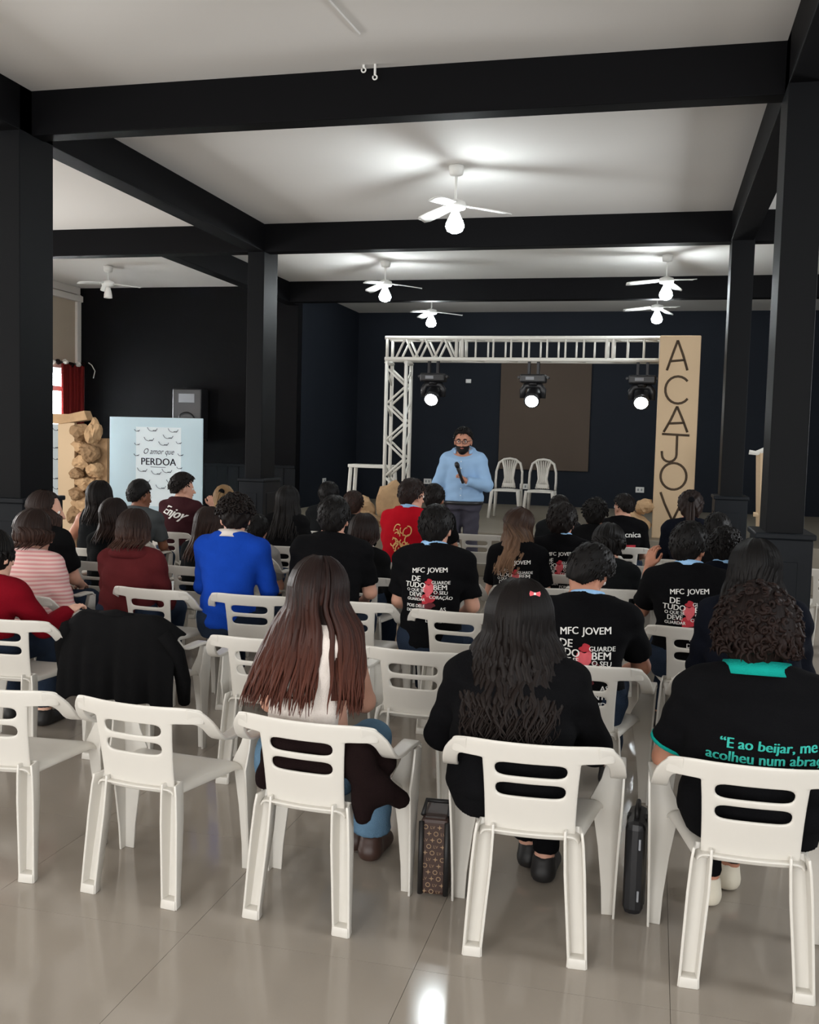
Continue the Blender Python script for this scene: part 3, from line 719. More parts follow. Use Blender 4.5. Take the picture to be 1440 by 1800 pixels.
for m_ in CH_ME.values():
    m_.materials.clear(); m_.materials.append(MATS['chair_plastic']); m_.polygons.foreach_set('use_smooth', [True]*len(m_.polygons))
def armchair(x, y, rot_deg, label):
    r = empty('plastic_armchair', (x, y, 0), math.radians(rot_deg), label, 'chair', 'white plastic armchairs of the audience')
    for nm, key in (('backrest', 'backrest'), ('seat', 'seat'), ('armrest', 'arm_l'), ('armrest', 'arm_r'), ('leg', 'fleg_l'), ('leg', 'fleg_r'), ('leg', 'rleg_l'), ('leg', 'rleg_r')):
        link(nm, CH_ME[key], None, r)
    return r
# ------------------------------------------------------------------ armless stage chairs
def stage_chair(x, y, rot_deg, label):
    r = empty('plastic_chair', (x, y, STZ), math.radians(rot_deg), label, 'chair', 'white armless chairs on the stage')
    M_ = 'chair_plastic'
    arch = [(-.20, -.19, .44), (-.205, -.205, .55), (-.20, -.225, .70), (-.165, -.245, .83), (-.09, -.253, .885), (0, -.255, .90), (.09, -.253, .885), (.165, -.245, .83), (.20, -.225, .70), (.205, -.205, .55), (.20, -.19, .44)]
    b = MB().tube(arch, .024, 8, flat=.8).build('back_frame', M_, r, True)
    mb = MB()
    for i in range(-3, 4):
        t = i/3
        mb.tube([(t*.095, -.20, .45), (t*.060, -.212, .60), (t*.080, -.232, .76), (t*.115, -.246, .872)], .0125 if abs(i) < 3 else .018, 6)
    mb.build('splat', M_, b, True)
    MB().box(-.10, .10, -.208, -.190, .46, .52).build('lower_rail', M_, b, bevel=.005)
    us = [-.5, -.46, 0, .46, .5]; vs = [0, .06, .5, .94, 1]
    me = grid_shell(us, vs, lambda i, j: True, lambda u, v: (u*(.40+.06*v), -.21+.42*v, .445-(.035 if abs(u) == .5 or v in (0, 1) else 0)))
    link('seat', baked(me, [('SOLIDIFY', dict(thickness=.014)), ('SUBSURF', dict(levels=1))], 'seat'), M_, r, True)
    for sx in (-1, 1):
        MB().tube([(sx*.195, .18, .43), (sx*.235, .225, 0)], [.032, .022], 6).build('leg', M_, r, True)
        MB().tube([(sx*.190, -.18, .43), (sx*.215, -.235, 0)], [.032, .022], 6).build('leg', M_, r, True)
    return r
for px, lb in ((891, 'left armless white chair on the stage'), (951, 'right armless white chair on the stage')):
    p = at_y(px, 855, 15.0); stage_chair(p[0], 15.0, 180, lb)
# ------------------------------------------------------------------ people: smooth distance fields turned into meshes
def smin(a, b, k):
    h = np.clip(.5+.5*(b-a)/k, 0, 1)
    return b*(1-h)+a*h-k*h*(1-h)
def cone(P, a, b, ra, rb):
    a = np.asarray(a, np.float32); b = np.asarray(b, np.float32); ab = b-a
    t = np.clip(((P-a)@ab)/max(float(ab@ab), 1e-9), 0, 1)
    return np.linalg.norm(P-a-t[..., None]*ab, axis=-1)-(ra+(rb-ra)*t)
def ell(P, c, r, R=None):
    q = P-np.asarray(c, np.float32)
    if R is not None: q = q@R
    r = np.asarray(r, np.float32)
    k0 = np.linalg.norm(q/r, axis=-1); k1 = np.linalg.norm(q/(r*r), axis=-1)+1e-9
    return k0*(k0-1)/k1
def loft(P, rows):
    """stack of ellipses: rows of (z, cx, cy, rx, ry)"""
    R = np.array(rows, np.float32); z = P[..., 2]
    g = [np.interp(z, R[:, 0], R[:, i]) for i in range(1, 5)]
    k = np.sqrt(((P[..., 0]-g[0])/g[2])**2+((P[..., 1]-g[1])/g[3])**2)
    d = (k-1)*np.minimum(g[2], g[3])
    return np.maximum(d, np.maximum(R[0, 0]-z, z-R[-1, 0]))
def snet(D, o, h):
    """surface nets: vertices and quads of the zero level"""
    S = D < 0
    c = [S[i:S.shape[0]-1+i, j:S.shape[1]-1+j, k:S.shape[2]-1+k] for i in (0, 1) for j in (0, 1) for k in (0, 1)]
    al = np.logical_and.reduce(c); an = np.logical_or.reduce(c); m = an & ~al
    cells = np.argwhere(m)
    if len(cells) == 0: return np.zeros((0, 3)), []
    idx = -np.ones(m.shape, np.int64); idx[m] = np.arange(len(cells))
    offs = np.array([(i, j, k) for i in (0, 1) for j in (0, 1) for k in (0, 1)])
    vals = np.stack([D[cells[:, 0]+a, cells[:, 1]+b, cells[:, 2]+c2] for a, b, c2 in offs], 1)
    acc = np.zeros((len(cells), 3)); cnt = np.zeros(len(cells))
    for e0 in range(8):
        for ax in range(3):
            if offs[e0][ax]: continue
            e1 = e0+(4, 2, 1)[ax]
            d0, d1 = vals[:, e0], vals[:, e1]; x = (d0 < 0) != (d1 < 0)
            t = np.where(x, d0/np.where(x, d0-d1, 1), 0)
            p = offs[e0]+t[:, None]*(offs[e1]-offs[e0])
            acc[x] += p[x]; cnt[x] += 1
    V = (cells+acc/cnt[:, None])*h+np.asarray(o)
    F = []
    for ax in range(3):
        a = np.moveaxis(S, ax, 0); X = a[:-1] != a[1:]; flip = np.moveaxis(np.broadcast_to(S, S.shape), ax, 0)[:-1]
        I = np.moveaxis(idx, ax, 0)
        X = X[:, 1:-1, 1:-1]; fl = flip[:, 1:-1, 1:-1][X]
        w = np.argwhere(X); i, j, k = w[:, 0], w[:, 1]+1, w[:, 2]+1
        q = np.stack([I[i, j-1, k-1], I[i, j, k-1], I[i, j, k], I[i, j-1, k]], 1)
        if ax == 1: fl = ~fl
        q[~fl] = q[~fl][:, ::-1]
        F.append(q)
    F = np.concatenate(F); F = F[(F >= 0).all(1)]
    return V, F
def mesh_np(name, V, F, uv=None):
    me = bpy.data.meshes.new(name)
    V = np.asarray(V, np.float32); F = np.asarray(F)
    me.vertices.add(len(V)); me.vertices.foreach_set('co', V.ravel())
    n = F.shape[1]; me.loops.add(F.size); me.loops.foreach_set('vertex_index', F.ravel().astype(np.int32))
    me.polygons.add(len(F)); me.polygons.foreach_set('loop_start', np.arange(0, F.size, n, dtype=np.int32))
    me.polygons.foreach_set('use_smooth', np.ones(len(F), bool))
    me.update(calc_edges=True)
    if uv is not None:
        l = me.uv_layers.new(name='UVMap'); l.data.foreach_set('uv', np.asarray(uv, np.float32)[F.ravel()].ravel())
    return me
def rotm(yaw, pitch, roll):
    """yaw about z (left +), pitch nods forward, roll tilts to the person's right"""
    return np.array(Matrix.Rotation(yaw, 3, 'Z') @ Matrix.Rotation(-pitch, 3, 'X') @ Matrix.Rotation(roll, 3, 'Y'))
# --- a relaxed hand, built once: wrist at origin, fingers along +y, thumb towards +x, palm down (-z)
def make_hand(curl, h=.0042):
    o = np.array([-.06, -.03, -.085]); n = (np.array([.13, .24, .125])/h).astype(int)
    g = np.stack(np.meshgrid(*[np.arange(k)*h+o[i] for i, k in enumerate(n)], indexing='ij'), -1).astype(np.float32)
    d = ell(g, (0, .045, -.002), (.039, .052, .014)); d = smin(d, cone(g, (0, -.03, 0), (0, .02, 0), .023, .026), .02)
    for x, L, r in ((-.029, .058, .0072), (-.010, .073, .0082), (.010, .080, .0085), (.029, .070, .0082)):
        p = np.array([x, .080 if abs(x) < .02 else .074, 0.]); a = 0.0
        for s, c in ((.45, .5), (.32, .9), (.23, .7)):
            a += curl*c; q = p+np.array([x*.05, math.cos(a), -math.sin(a)])*L*s
            d = smin(d, cone(g, p, q, r, r*.9), .004); p = q
    t0, t1, t2, t3 = (.022, .015, -.006), (.050, .040, -.014), (.056, .068, -.020-.012*curl), (.050, .090, -.026-.02*curl)
    d = smin(d, cone(g, t0, t1, .014, .011), .012); d = smin(d, cone(g, t1, t2, .0105, .0095), .004); d = smin(d, cone(g, t2, t3, .0095, .008), .003)
    return snet(d, o, h)
HANDS = dict(relaxed=make_hand(.55), grip=make_hand(1.15))
def place_hand(kind, wrist, direction, palm, mirror, k=1.0):
    V, F = HANDS[kind]; V = V.copy()*k
    if mirror: V[:, 0] *= -1; F = F[:, ::-1]
    y = np.array(direction, float); y /= np.linalg.norm(y); z = -np.array(palm, float); z -= y*(z@y); z /= np.linalg.norm(z); x = np.cross(y, z)
    return V@np.array([x, y, z])+np.array(wrist), F
eye_me = MB().lathe([(.0005, -.0118), (.007, -.0095), (.0118, 0), (.007, .0095), (.0005, .0118)], n=10).mesh('eye')
bm = bmesh.new(); bmesh.ops.create_uvsphere(bm, u_segments=12, v_segments=10, radius=.0118); bm.to_mesh(eye_me)
bm.free(); eye_me.materials.append(MATS['eye_white']); eye_me.materials.append(MATS['iris_dark'])
for p_ in eye_me.polygons:
    p_.use_smooth = True
    if p_.center.y > .0085: p_.material_index = 1

def hair_cap(C, R, thick, line, seed, lump_amp=.004, lump_f=9, nphi=72, nth=34, crown=0.0, top_h=0.0, hk=1.0):
    """radial cap round the skull; line(phi) gives the polar angle (deg from crown) where hair ends. phi 0 = back"""
    rnd = np.random.RandomState(seed); ph = rnd.uniform(0, 6.28, 8)
    base = np.array([.0765, .098, .093])
    V = []; UV = []; F = []
    for j in range(nth+1):
        th = math.radians(160)*j/nth
        for i in range(nphi):
            f_ = 2*math.pi*i/nphi
            d = np.array([math.sin(f_)*math.sin(th), -math.cos(f_)*math.sin(th), math.cos(th)])
            r0 = 1/math.sqrt(((d/(base if d[2] > 0 else base*np.array([1, 1, 1.42])))**2).sum())
            pd = ((math.degrees(f_)+180) % 360)-180
            lim = line(pd); k = np.clip((lim-math.degrees(th))/9.0, 0, 1); k = k*k*(3-2*k)
            n_ = (math.sin(lump_f*f_+ph[0]+2.5*th)*math.sin(lump_f*.9*th+ph[1])+.6*math.sin(2.1*lump_f*f_+ph[2])*math.sin(1.7*lump_f*th+ph[3]))*lump_amp+.0012*math.sin(41*f_+ph[4]+3*th)
            r = r0*(1-k)*.86+k*(r0+thick*(1-.35*(math.degrees(th)/max(lim, 1))**3)+n_*(.4+.6*math.sin(th))+top_h*max(0, math.cos(th))**2)
            V.append(d*r); UV.append((i/nphi*1.0, th/2.5*.55))
    for j in range(nth):
        for i in range(nphi):
            F.append((j*nphi+i, (j+1)*nphi+i, (j+1)*nphi+(i+1) % nphi, j*nphi+(i+1) % nphi))
    V = np.array(V)+np.array([0, -.012, .028]); V = V@R.T*hk+np.array(C)
    return V, np.array(F), np.array(UV)
def locks(paths, rad, uvs, n=5, flat=.55):
    """many tapering strands"""
    V = []; F = []; UV = []
    for (pts, (u, v0, v1), r) in zip(paths, uvs, rad):
        pts = np.asarray(pts); m = len(pts); b0 = sum(len(a) for a in V) if False else None
        t = np.gradient(pts, axis=0); t /= np.linalg.norm(t, axis=1)[:, None]+1e-9
        ref = np.array([0, -1.0, .15]); a = np.cross(t, ref); a /= np.linalg.norm(a, axis=1)[:, None]+1e-9; b = np.cross(a, t)
        s = np.linspace(0, 1, m); rr = r*(.55+.45*np.sin(np.clip(s*2.2+.35, 0, 1.571)))*np.clip((1.02-s)*3.0, .08, 1)
        ring = []
        for k in range(n):
            an = 2*math.pi*k/n
            ring.append(pts+a*(rr*math.cos(an))[:, None]+b*(rr*flat*math.sin(an))[:, None])
        ring = np.stack(ring, 1)
        V.append(ring.reshape(-1, 3)); UV.append(np.stack([np.repeat(np.full(m, u), n)+np.tile(np.arange(n), m)*.004, np.repeat(v0+(v1-v0)*s, n)], 1))
    off = 0; Fs = []
    for vv in V:
        m = len(vv)//n; i = np.arange(m-1)[:, None]*n; k = np.arange(n)[None]; k2 = (k+1) % n
        Fs.append((np.stack([i+k, i+k2, i+n+k2, i+n+k], -1).reshape(-1, 4))+off); off += len(vv)
    return np.concatenate(V), np.concatenate(Fs), np.concatenate(UV)
def join(parts):
    V = []; F = []; U = []; n = 0
    for v, f, u in parts:
        V.append(v); F.append(f+n); U.append(u); n += len(v)
    return np.concatenate(V), np.concatenate(F), np.concatenate(U)
LINES = dict(
    short=lambda p: 146 if abs(p) < 48 else (146-(abs(p)-48)*1.0 if abs(p) < 95 else max(52, 99-(abs(p)-95)*.75)),
    fade=lambda p: 136 if abs(p) < 45 else (136-(abs(p)-45)*.9 if abs(p) < 95 else max(50, 91-(abs(p)-95)*.65)),
    full=lambda p: 153 if abs(p) < 52 else (153-(abs(p)-52)*1.0 if abs(p) < 100 else max(56, 105-(abs(p)-100)*.9)),
    man=lambda p: 132 if abs(p) < 45 else (132-(abs(p)-45)*.75 if abs(p) < 100 else max(64, 91-(abs(p)-100)*.5)),
    long=lambda p: 152 if abs(p) < 105 else max(52, 152-(abs(p)-105)*2.4))

def person(label, x, y, ztop, rot=0.0, seat=.435, sw=.19, lean=.05, head=(0, .06, 0), headf=.03, girth=1.0,
           skin='tan', shirt='black_cloth', sleeve='short', trousers='denim_dark', shoes='shoe_black', collar=None, lanyard=False,
           hair=None, arms=None, h=.015, stand=False, feet=None, hk=1.1, hip_z=None, hidden_legs=False, group='seated audience'):
    """x, y: where the head is (seen from above); the hips sit a little behind it"""
    rz = math.radians(rot); c_, s_ = math.cos(rz), math.sin(rz)
    hy = lean+headf                        # head ahead of the hips
    ox, oy = x+s_*hy, y-c_*hy
    root = empty('person', (ox, oy, 0), rz, label, 'person', group)
    shz = ztop-.272-.105*(hk-1)                        # shoulder height
    hz = hip_z or seat+.095       # hip height
    hip = np.array([0, 0, hz]); L = lean
    head_c = np.array([0, hy, ztop-.008-.117*hk])
    yaw, pit, rol = head; R = rotm(yaw, pit, rol)
    nb = np.array([0, L*.92, shz+.035])    # neck base
    # joints
    S = [np.array([s*(sw-.035), L*.86, shz-(.066 if stand else .042)]) for s in (-1, 1)]
    if arms is None: arms = [((-.05, .07, -.27), (.10, .25, -.08)), ((.05, .07, -.27), (-.10, .25, -.08))]
    E = [S[i]+np.array(arms[i][0]) for i in (0, 1)]; Wr = [E[i]+np.array(arms[i][1]) for i in (0, 1)]
    if stand:
        K = [np.array([s*.105, .02, .50]) for s in (-1, 1)]; A = [np.array([s*.115, -.02, .085]) for s in (-1, 1)]
    else:
        K = [np.array([s*.125, .43, seat+.055]) for s in (-1, 1)]; A = [np.array([s*.12, .40-.02*s, .085]) for s in (-1, 1)]
    if feet: A = [np.array([fx, fy, .085]) for fx, fy in feet]
    J = [np.array([s*.088, 0, hz-.01]) for s in (-1, 1)]
    lo = np.array([-sw-.20, -.24, 0.0]); hi = np.array([sw+.20, max(.60, hy+.22) if not stand else .48, ztop+.05])
    lo[0] = min(lo[0], min(p[0] for p in E+Wr)-.09); hi[0] = max(hi[0], max(p[0] for p in E+Wr)+.09); hi[1] = max(hi[1], max(p[1] for p in Wr)+.08)
    lo[0] = min(lo[0], head_c[0]-.2)
    n = np.ceil((hi-lo)/h).astype(int)+1
    g = np.stack(np.meshgrid(*[np.arange(k, dtype=np.float32)*h+np.float32(lo[i]) for i, k in enumerate(n)], indexing='ij'), -1)
    T = shz-hz; G = girth
    def torso(grow=0.0):
        rows = [(hz-.10, 0, 0, .150*G, .110*G), (hz-.02, 0, -.005, .172*G, .120*G), (hz+.08, 0, L*.12-.012, .158*G, .112*G), (hz+T*.42, 0, L*.36-.018, (.142 if G < 1.1 else .165)*G, .106*G),
                (hz+T*.70, 0, L*.66-.014, sw*.80*min(G, 1.12), .112*G), (hz+T*.88, 0, L*.82-.006, sw*.82*min(G, 1.1), .098*G), (shz-.005, 0, L*.88, sw*.62, .078), (shz+.035, 0, L*.92, .085, .060)]
        return loft(g, [(z, cx, cy, rx+grow, ry+grow) for z, cx, cy, rx, ry in rows])
    d_t = torso()
    d_sh = [smin(cone(g, S[i], (0, L*.9, shz+.012), .053+.010*(G-1), .050), cone(g, S[i]*np.array([.55, 1, 1])+np.array([0, 0, .022]), nb+np.array([0, -.012, .035]), .038, .040), .03) for i in (0, 1)]
    d_ua = [cone(g, S[i], E[i], .054*(.8+.2*G), .042*(.7+.3*G)) for i in (0, 1)]
    d_fa = [cone(g, E[i], Wr[i], .041*(.7+.3*G), .027) for i in (0, 1)]
    d_th = [cone(g, J[i], K[i], .088*(.6+.4*G), .058) for i in (0, 1)]
    d_sk = [cone(g, K[i], A[i], .056, .036) for i in (0, 1)]
    d_ft = [smin(cone(g, A[i], A[i]+np.array([0, -.015, -.045]), .036, .036), cone(g, A[i]+np.array([0, -.02, -.05]), A[i]+np.array([(i*2-1)*.02, .14, -.055]), .034, .028), .02) for i in (0, 1)]
    q = (g-head_c.astype(np.float32))@R.astype(np.float32)/np.float32(hk)
    d_hd = ell(q, (0, -.012, .030), (.0745, .095, .090))
    d_hd = smin(d_hd, ell(q, (0, .022, -.045), (.058, .066, .072)), .035)
    d_hd = smin(d_hd, ell(q, (0, .066, -.092), (.026, .022, .022)), .02)
    nose = cone(q, (0, .092, .002), (0, .108, -.034), .008, .0125); d_hd = smin(d_hd, nose, .012)
    d_hd = smin(d_hd, cone(q, (-.028, .080, .020), (.028, .080, .020), .010, .010), .015)
    for s in (-1, 1):
        d_hd = smin(d_hd, ell(q, (s*.077, -.008, -.012), (.010, .020, .033)), .006)
        d_hd = np.maximum(d_hd, -ell(q, (s*.030, .096, .004), (.017, .016, .011)))
    d_hd = d_hd*hk
    nt = R@np.array([0, -.018, -.055])*hk+head_c
    d_nk = cone(g, nt, nb-np.array([0, .005, .03]), .052*(.7+.3*G), .060*(.7+.3*G))
    up = smin(d_t, np.minimum(*d_sh), .05)
    for i in (0, 1): up = smin(up, d_ua[i], .035); up = smin(up, d_fa[i], .02)
    legs = np.minimum(*[smin(smin(d_th[i], d_sk[i], .04), d_ft[i], .02) for i in (0, 1)])
    body = smin(smin(up, d_nk, .03), d_hd, .02); body = smin(body, legs, .05)
    V, F = snet(body, lo, h)
    # hands joined on at the wrists
    Vs, Fs, nv = [V], [F], len(V)
    for i in (0, 1):
        dr = Wr[i]-E[i]; palm = arms[i][2] if len(arms[i]) > 2 else (0, 0, -1); kind = arms[i][3] if len(arms[i]) > 3 else 'relaxed'
        if len(arms[i]) > 4: dr = np.array(arms[i][4])
        hv, hf = place_hand(kind, Wr[i], dr, palm, i == 1, .95)
        Vs.append(hv); Fs.append(hf+nv); nv += len(hv)
    me = mesh_np('body', np.concatenate(Vs), np.concatenate(Fs)); link('body', me, 'skin_'+skin, root)
    for s in (-1, 1):
        ep = R@np.array([s*.030, .0768, .004])*hk+head_c
        e = link('eye', eye_me, None, root); e.location = ep; e.scale = (hk, hk, hk); e.rotation_euler = Matrix(R.tolist()).to_euler()
    mp = R@np.array([0, .0885, -.058])*hk+head_c
    mo = MB().tube([(-.022, -.006, .001), (-.010, .001, .001), (0, .003, 0), (.010, .001, .001), (.022, -.006, .001)], [.003, .006, .0065, .006, .003], 6, flat=.8).build('mouth', 'lip', root, True); mo.location = mp; mo.scale = (hk, hk, hk); mo.rotation_euler = Matrix(R.tolist()).to_euler()
    # --- shirt
    X, Y, Z = g[..., 0], g[..., 1], g[..., 2]
    wr = .0035*np.sin(X*31+Z*17+x*7)*np.sin(Z*37-X*9+y*5)+.0025*np.sin(Z*61+X*23)
    ga = .026 if stand else .014
    sl = smin(d_t-ga, np.minimum(*d_sh)-ga, .06)
    for i in (0, 1):
        if sleeve == 'none': continue
        a_, b_ = S[i], E[i]; ua = d_ua[i]-ga-.004
        if sleeve in ('short', 'loose'):
            dirv = (E[i]-S[i])/np.linalg.norm(E[i]-S[i]); cut = (g-(S[i]+(E[i]-S[i])*.78).astype(np.float32))@dirv.astype(np.float32)
            sl = smin(sl, np.maximum(cone(g, a_, b_, .054*(.8+.2*G)+ga+.002, .052*(.8+.2*G)+ga+.004), cut), .03)
        else:
            sl = smin(sl, ua, .035)
            fa = cone(g, E[i], Wr[i], .041*(.7+.3*G)+ga+.002, .030+ga*.8)
            dirv = (Wr[i]-E[i])/np.linalg.norm(Wr[i]-E[i]); lim = .5 if sleeve == 'rolled' else .96
            cut = (g-(E[i]+(Wr[i]-E[i])*lim).astype(np.float32))@dirv.astype(np.float32)
            sl = smin(sl, np.maximum(fa, cut), .025)
    sl = sl+wr
    # neckline: tilted plane, higher at the back
    neck = (Z-(shz+.050+(.006 if collar else 0)))*.9-(Y-L*.9)*-(.85 if stand else .40)
    sl = np.maximum(sl, neck); sl = np.maximum(sl, (hz-(.02 if stand else .05))-Z)
    if sleeve == 'none':
        for i in (0, 1): sl = np.maximum(sl, np.abs(X)-(sw*.78))
    V, F = snet(sl, lo, h); sme = mesh_np('shirt', V, F); so = link('shirt', sme, shirt, root)
    # --- trousers and shoes
    if not hidden_legs:
        tr = np.maximum(d_t-(.012 if stand else .012), Z-(hz+(-.005 if stand else .06)))
        for i in (0, 1): tr = smin(tr, smin(d_th[i]-.014, cone(g, K[i], A[i], .070, {'black_cloth': .048, 'denim': .082}.get(trousers, .058)), .04), .04)
        tr = np.maximum(tr+wr*.8, .11-Z)
        V, F = snet(tr, lo, h); link('trousers', mesh_np('trousers', V, F), trousers, root)
        for i in (0, 1):
            sh_ = np.maximum(d_ft[i]-.010, Z-.10); sh_ = np.maximum(sh_, .004-Z)
            V, F = snet(sh_, lo, h)
            if len(V): link('shoe', mesh_np('shoe', V, F), shoes, root)
    bvh = BVHTree.FromPolygons([tuple(v.co) for v in sme.vertices], [tuple(p.vertices) for p in sme.polygons])
    info = dict(root=root, bvh=bvh, shz=shz, L=L, head=head_c, R=R, nb=nb, hz=hz, sw=sw, S=S, E=E, Wr=Wr, shirt=so, ztop=ztop, G=G, hk=hk)
    if collar:
        mb = MB(); rx, ry = .088*(.35+.65*girth), .076*(.5+.5*girth)
        for dz, g_ in ((0, 1.0),):
            pts = [(rx*math.sin(t), L*.92+.004-ry*math.cos(t), shz+.066-.046*(1-math.cos(t))*.5) for t in np.linspace(-2.4, 2.4, 26)]
            v = []; f = []
            for k, p in enumerate(pts):
                q_ = Vector((p[0], p[1]-L*.92, 0)).normalized()
                v += [(p[0], p[1], p[2]+.018), (p[0]+q_.x*.004, p[1]+q_.y*.004, p[2]+.022), (p[0]+q_.x*.020, p[1]+q_.y*.020, p[2]-.024), (p[0]+q_.x*.014, p[1]+q_.y*.014, p[2]-.026)]
            for k in range(25):
                for m_ in range(4): f.append((4*k+m_, 4*k+(m_+1) % 4, 4*k+4+(m_+1) % 4, 4*k+4+m_))
            f += [(0, 1, 2, 3), (103, 102, 101, 100)]; mb.add(v, f)
        mb.build('collar', collar, root, True)
    if lanyard:
        v = []; f = []; rx, ry = .076, .070
        T_ = np.linspace(-2.0, 2.0, 22)
        for t in T_:
            cx, cy, cz = rx*math.sin(t), L*.92+.002-ry*math.cos(t), shz+.074-.050*(1-math.cos(t))*.5
            v += [(cx*1.0, cy, cz+.014), (cx*1.05, cy-.003*math.cos(t), cz+.014), (cx*1.24, cy-.016*math.cos(t), cz-.014), (cx*1.18, cy-.014*math.cos(t), cz-.016)]
        for k in range(21):
            for m_ in range(4): f.append((4*k+m_, 4*k+(m_+1) % 4, 4*k+4+(m_+1) % 4, 4*k+4+m_))
        MB().add(v, f).build('lanyard', 'lanyard_blue', root, True)
    if hair: make_hair(info, hair)
    return info

def add_glasses(I, m):
    gl = [(s*.031+.024*math.cos(t), .112-.25*abs(s*.031+.024*math.cos(t))**1.5, .004+.018*math.sin(t)) for s in (-1, 1) for t in np.linspace(0, 2*math.pi, 21)]
    G_ = MB(); G_.tube(gl[:21], .0028, 6).tube(gl[21:], .0028, 6).tube([(-.008, .111, .008), (.008, .111, .008)], .0026, 6)
    for s in (-1, 1): G_.tube([(s*.054, .108, .008), (s*.078, .06, .010), (s*.086, -.01, .006)], .0026, 6)
    o = G_.build('glasses', m, I['root'], True); o.location = I['head']; o.rotation_euler = Matrix(I['R'].tolist()).to_euler(); o.scale = (I['hk'],)*3

def make_hair(I, H):
    st = H['style']; m = H['mat']; seed = H.get('seed', 1); rnd = np.random.RandomState(seed)
    C, R = I['head'], I['R']
    th = H.get('thick', .014)
    parts = []
    line = LINES[H.get('line', 'long' if st in ('long', 'bob', 'pony', 'bushy') else 'short')]
    parts.append(hair_cap(C, R, th, line, seed, H.get('amp', .003), H.get('freq', 9), top_h=H.get('top', 0.0), hk=I['hk']))
    base = np.array([.0765, .098, .093])+th
    bw, bd = base[0]*I['hk'], base[1]*I['hk']
    def cap_pt(phi, thd):
        d = np.array([math.sin(phi)*math.sin(thd), -math.cos(phi)*math.sin(thd), math.cos(thd)])
        r0 = 1/math.sqrt(((d/(base if d[2] > 0 else base*np.array([1, 1, 1.4])))**2).sum()); return R@(d*r0+np.array([0, -.012, .028]))*I['hk']+C
    if st in ('long', 'bob', 'bushy'):
        N = H.get('n', 110); zend = H.get('zend', I['shz']-.15); wave = H.get('wave', .006); spread = H.get('spread', .17); fm = math.radians(H.get('front', 112))
        shx = H.get('shift', 0.0); gap = H.get('gap')
        P = []; U = []; Rr = []
        L, shz = I['L'], I['shz']
        def env(z, phi, lay):
            # half width / depth of the falling hair at height z
            zc = C[2]-.03; t = np.clip((zc-z)/max(zc-zend, .05), 0, 1)
            w = (bw+(spread-bw)*t**H.get('wexp', .8))*(1-H.get('narrow', 0.0)*t*t); dpt = bd*(1-.25*t)
            cy = (C[1]-.012)*(1-t)+(L*np.interp(z, [I['hz'], shz], [.2, .9]))*t
            back = -(.108*I['G']+.012)*min(1, t*1.6)-(.02+H.get('lift', 0.0))*t
            bx = C[0]+shx*t+w*lay*math.sin(phi)
            by = cy+(-(dpt*lay)*math.cos(phi))*(1-t)+t*(back*lay-.035*math.cos(phi)+.05*(1-math.cos(phi)))
            return np.array([bx, by, z])
        for k in range(N):
            phi = -fm+2*fm*(k+rnd.uniform(0, 1))/N
            if gap and gap[0] < phi < gap[1] and rnd.uniform() < gap[2]: continue
            lay = rnd.uniform(.86, 1.06); ze = zend+rnd.uniform(-.02, .05)+H.get('taper', .0)*(abs(phi)/fm)**2
            pts = [cap_pt(phi, t_) for t_ in np.radians(np.linspace(14, 88, 6))]
            z0 = pts[-1][2]; fq = rnd.uniform(9, 16)*H.get('wavef', 1); p0 = rnd.uniform(0, 6.3)
            for z in np.linspace(z0, ze, H.get('seg', 13))[1:]:
                e = env(z, phi, lay); tt = (z0-z)/(z0-ze+1e-6)
                bl = min(1, tt*3.0); e = pts[5]*(1-bl)*1.0+e*bl if bl < 1 else e; e[2] = z
                e = e+np.array([math.sin(z*fq*3+p0), .6*math.cos(z*fq*3.3+p0), 0])*wave*tt
                pts.append(e)
            P.append(pts); U.append((rnd.uniform(0, 1), 0.0, 1.0)); Rr.append(rnd.uniform(.009, .016)*H.get('fat', 1.0))
        parts.append(locks(P, Rr, U))
        # inner sheet keeps the fall opaque
        ns, nz = 40, 16; V = []; UV = []; F = []
        z0 = C[2]-.005; zz = zend+H.get('sheet_short', .08)
        for j in range(nz+1):
            z = z0+(zz-z0)*j/nz
            for i in range(ns+1):
                phi = -fm*.96+2*fm*.96*i/ns; e = env(z, phi, .84); tt = j/nz
                if tt < .25: e = cap_pt(phi, math.radians(96))*(1-tt*4)*1.0+e*tt*4; e[2] = z; 
                V.append(e+np.array([0, .006, 0])); UV.append((i/ns, tt*.8))
        for j in range(nz):
            for i in range(ns):
                if gap and gap[0] < (-fm*.96+2*fm*.96*(i+.5)/ns) < gap[1] and j > 7: continue
                F.append((j*(ns+1)+i, (j+1)*(ns+1)+i, (j+1)*(ns+1)+i+1, j*(ns+1)+i+1))
        parts.append((np.array(V), np.array(F), np.array(UV)))
    if st in ('curly', 'bushy', 'messy'):
        P = []; U = []; Rr = []; N = H.get('tufts', 220); big = H.get('tuft', .03)
        tm = H.get('tmax', 100)
        for k in range(N):
            phi = rnd.uniform(-math.pi, math.pi); lim = min(line(math.degrees(phi)), tm)
            td = math.radians(lim*math.sqrt(rnd.uniform(.0, .92))); p = cap_pt(phi, td); nrm = p-(C+R@np.array([0, -.012, .028])); nrm /= np.linalg.norm(nrm)
            tg = np.cross(nrm, rnd.normal(size=3)); tg /= np.linalg.norm(tg); b2 = np.cross(nrm, tg)
            L_ = big*rnd.uniform(.6, 1.3); pts = []
            for s in np.linspace(0, 1, 8):
                if st == 'messy': pts.append(p-nrm*.006+nrm*L_*.55*s+tg*L_*1.0*s+np.array([0, 0, -.01*s]))
                else: a_ = s*7.0; pts.append(p-nrm*.008+nrm*L_*s+(tg*math.cos(a_)+b2*math.sin(a_))*big*.32+np.array([0, 0, -.35*L_*s*s]))
            P.append(pts); U.append((rnd.uniform(0, 1), .1, .9)); Rr.append(rnd.uniform(.006, .010)*H.get('fat', 1.0))
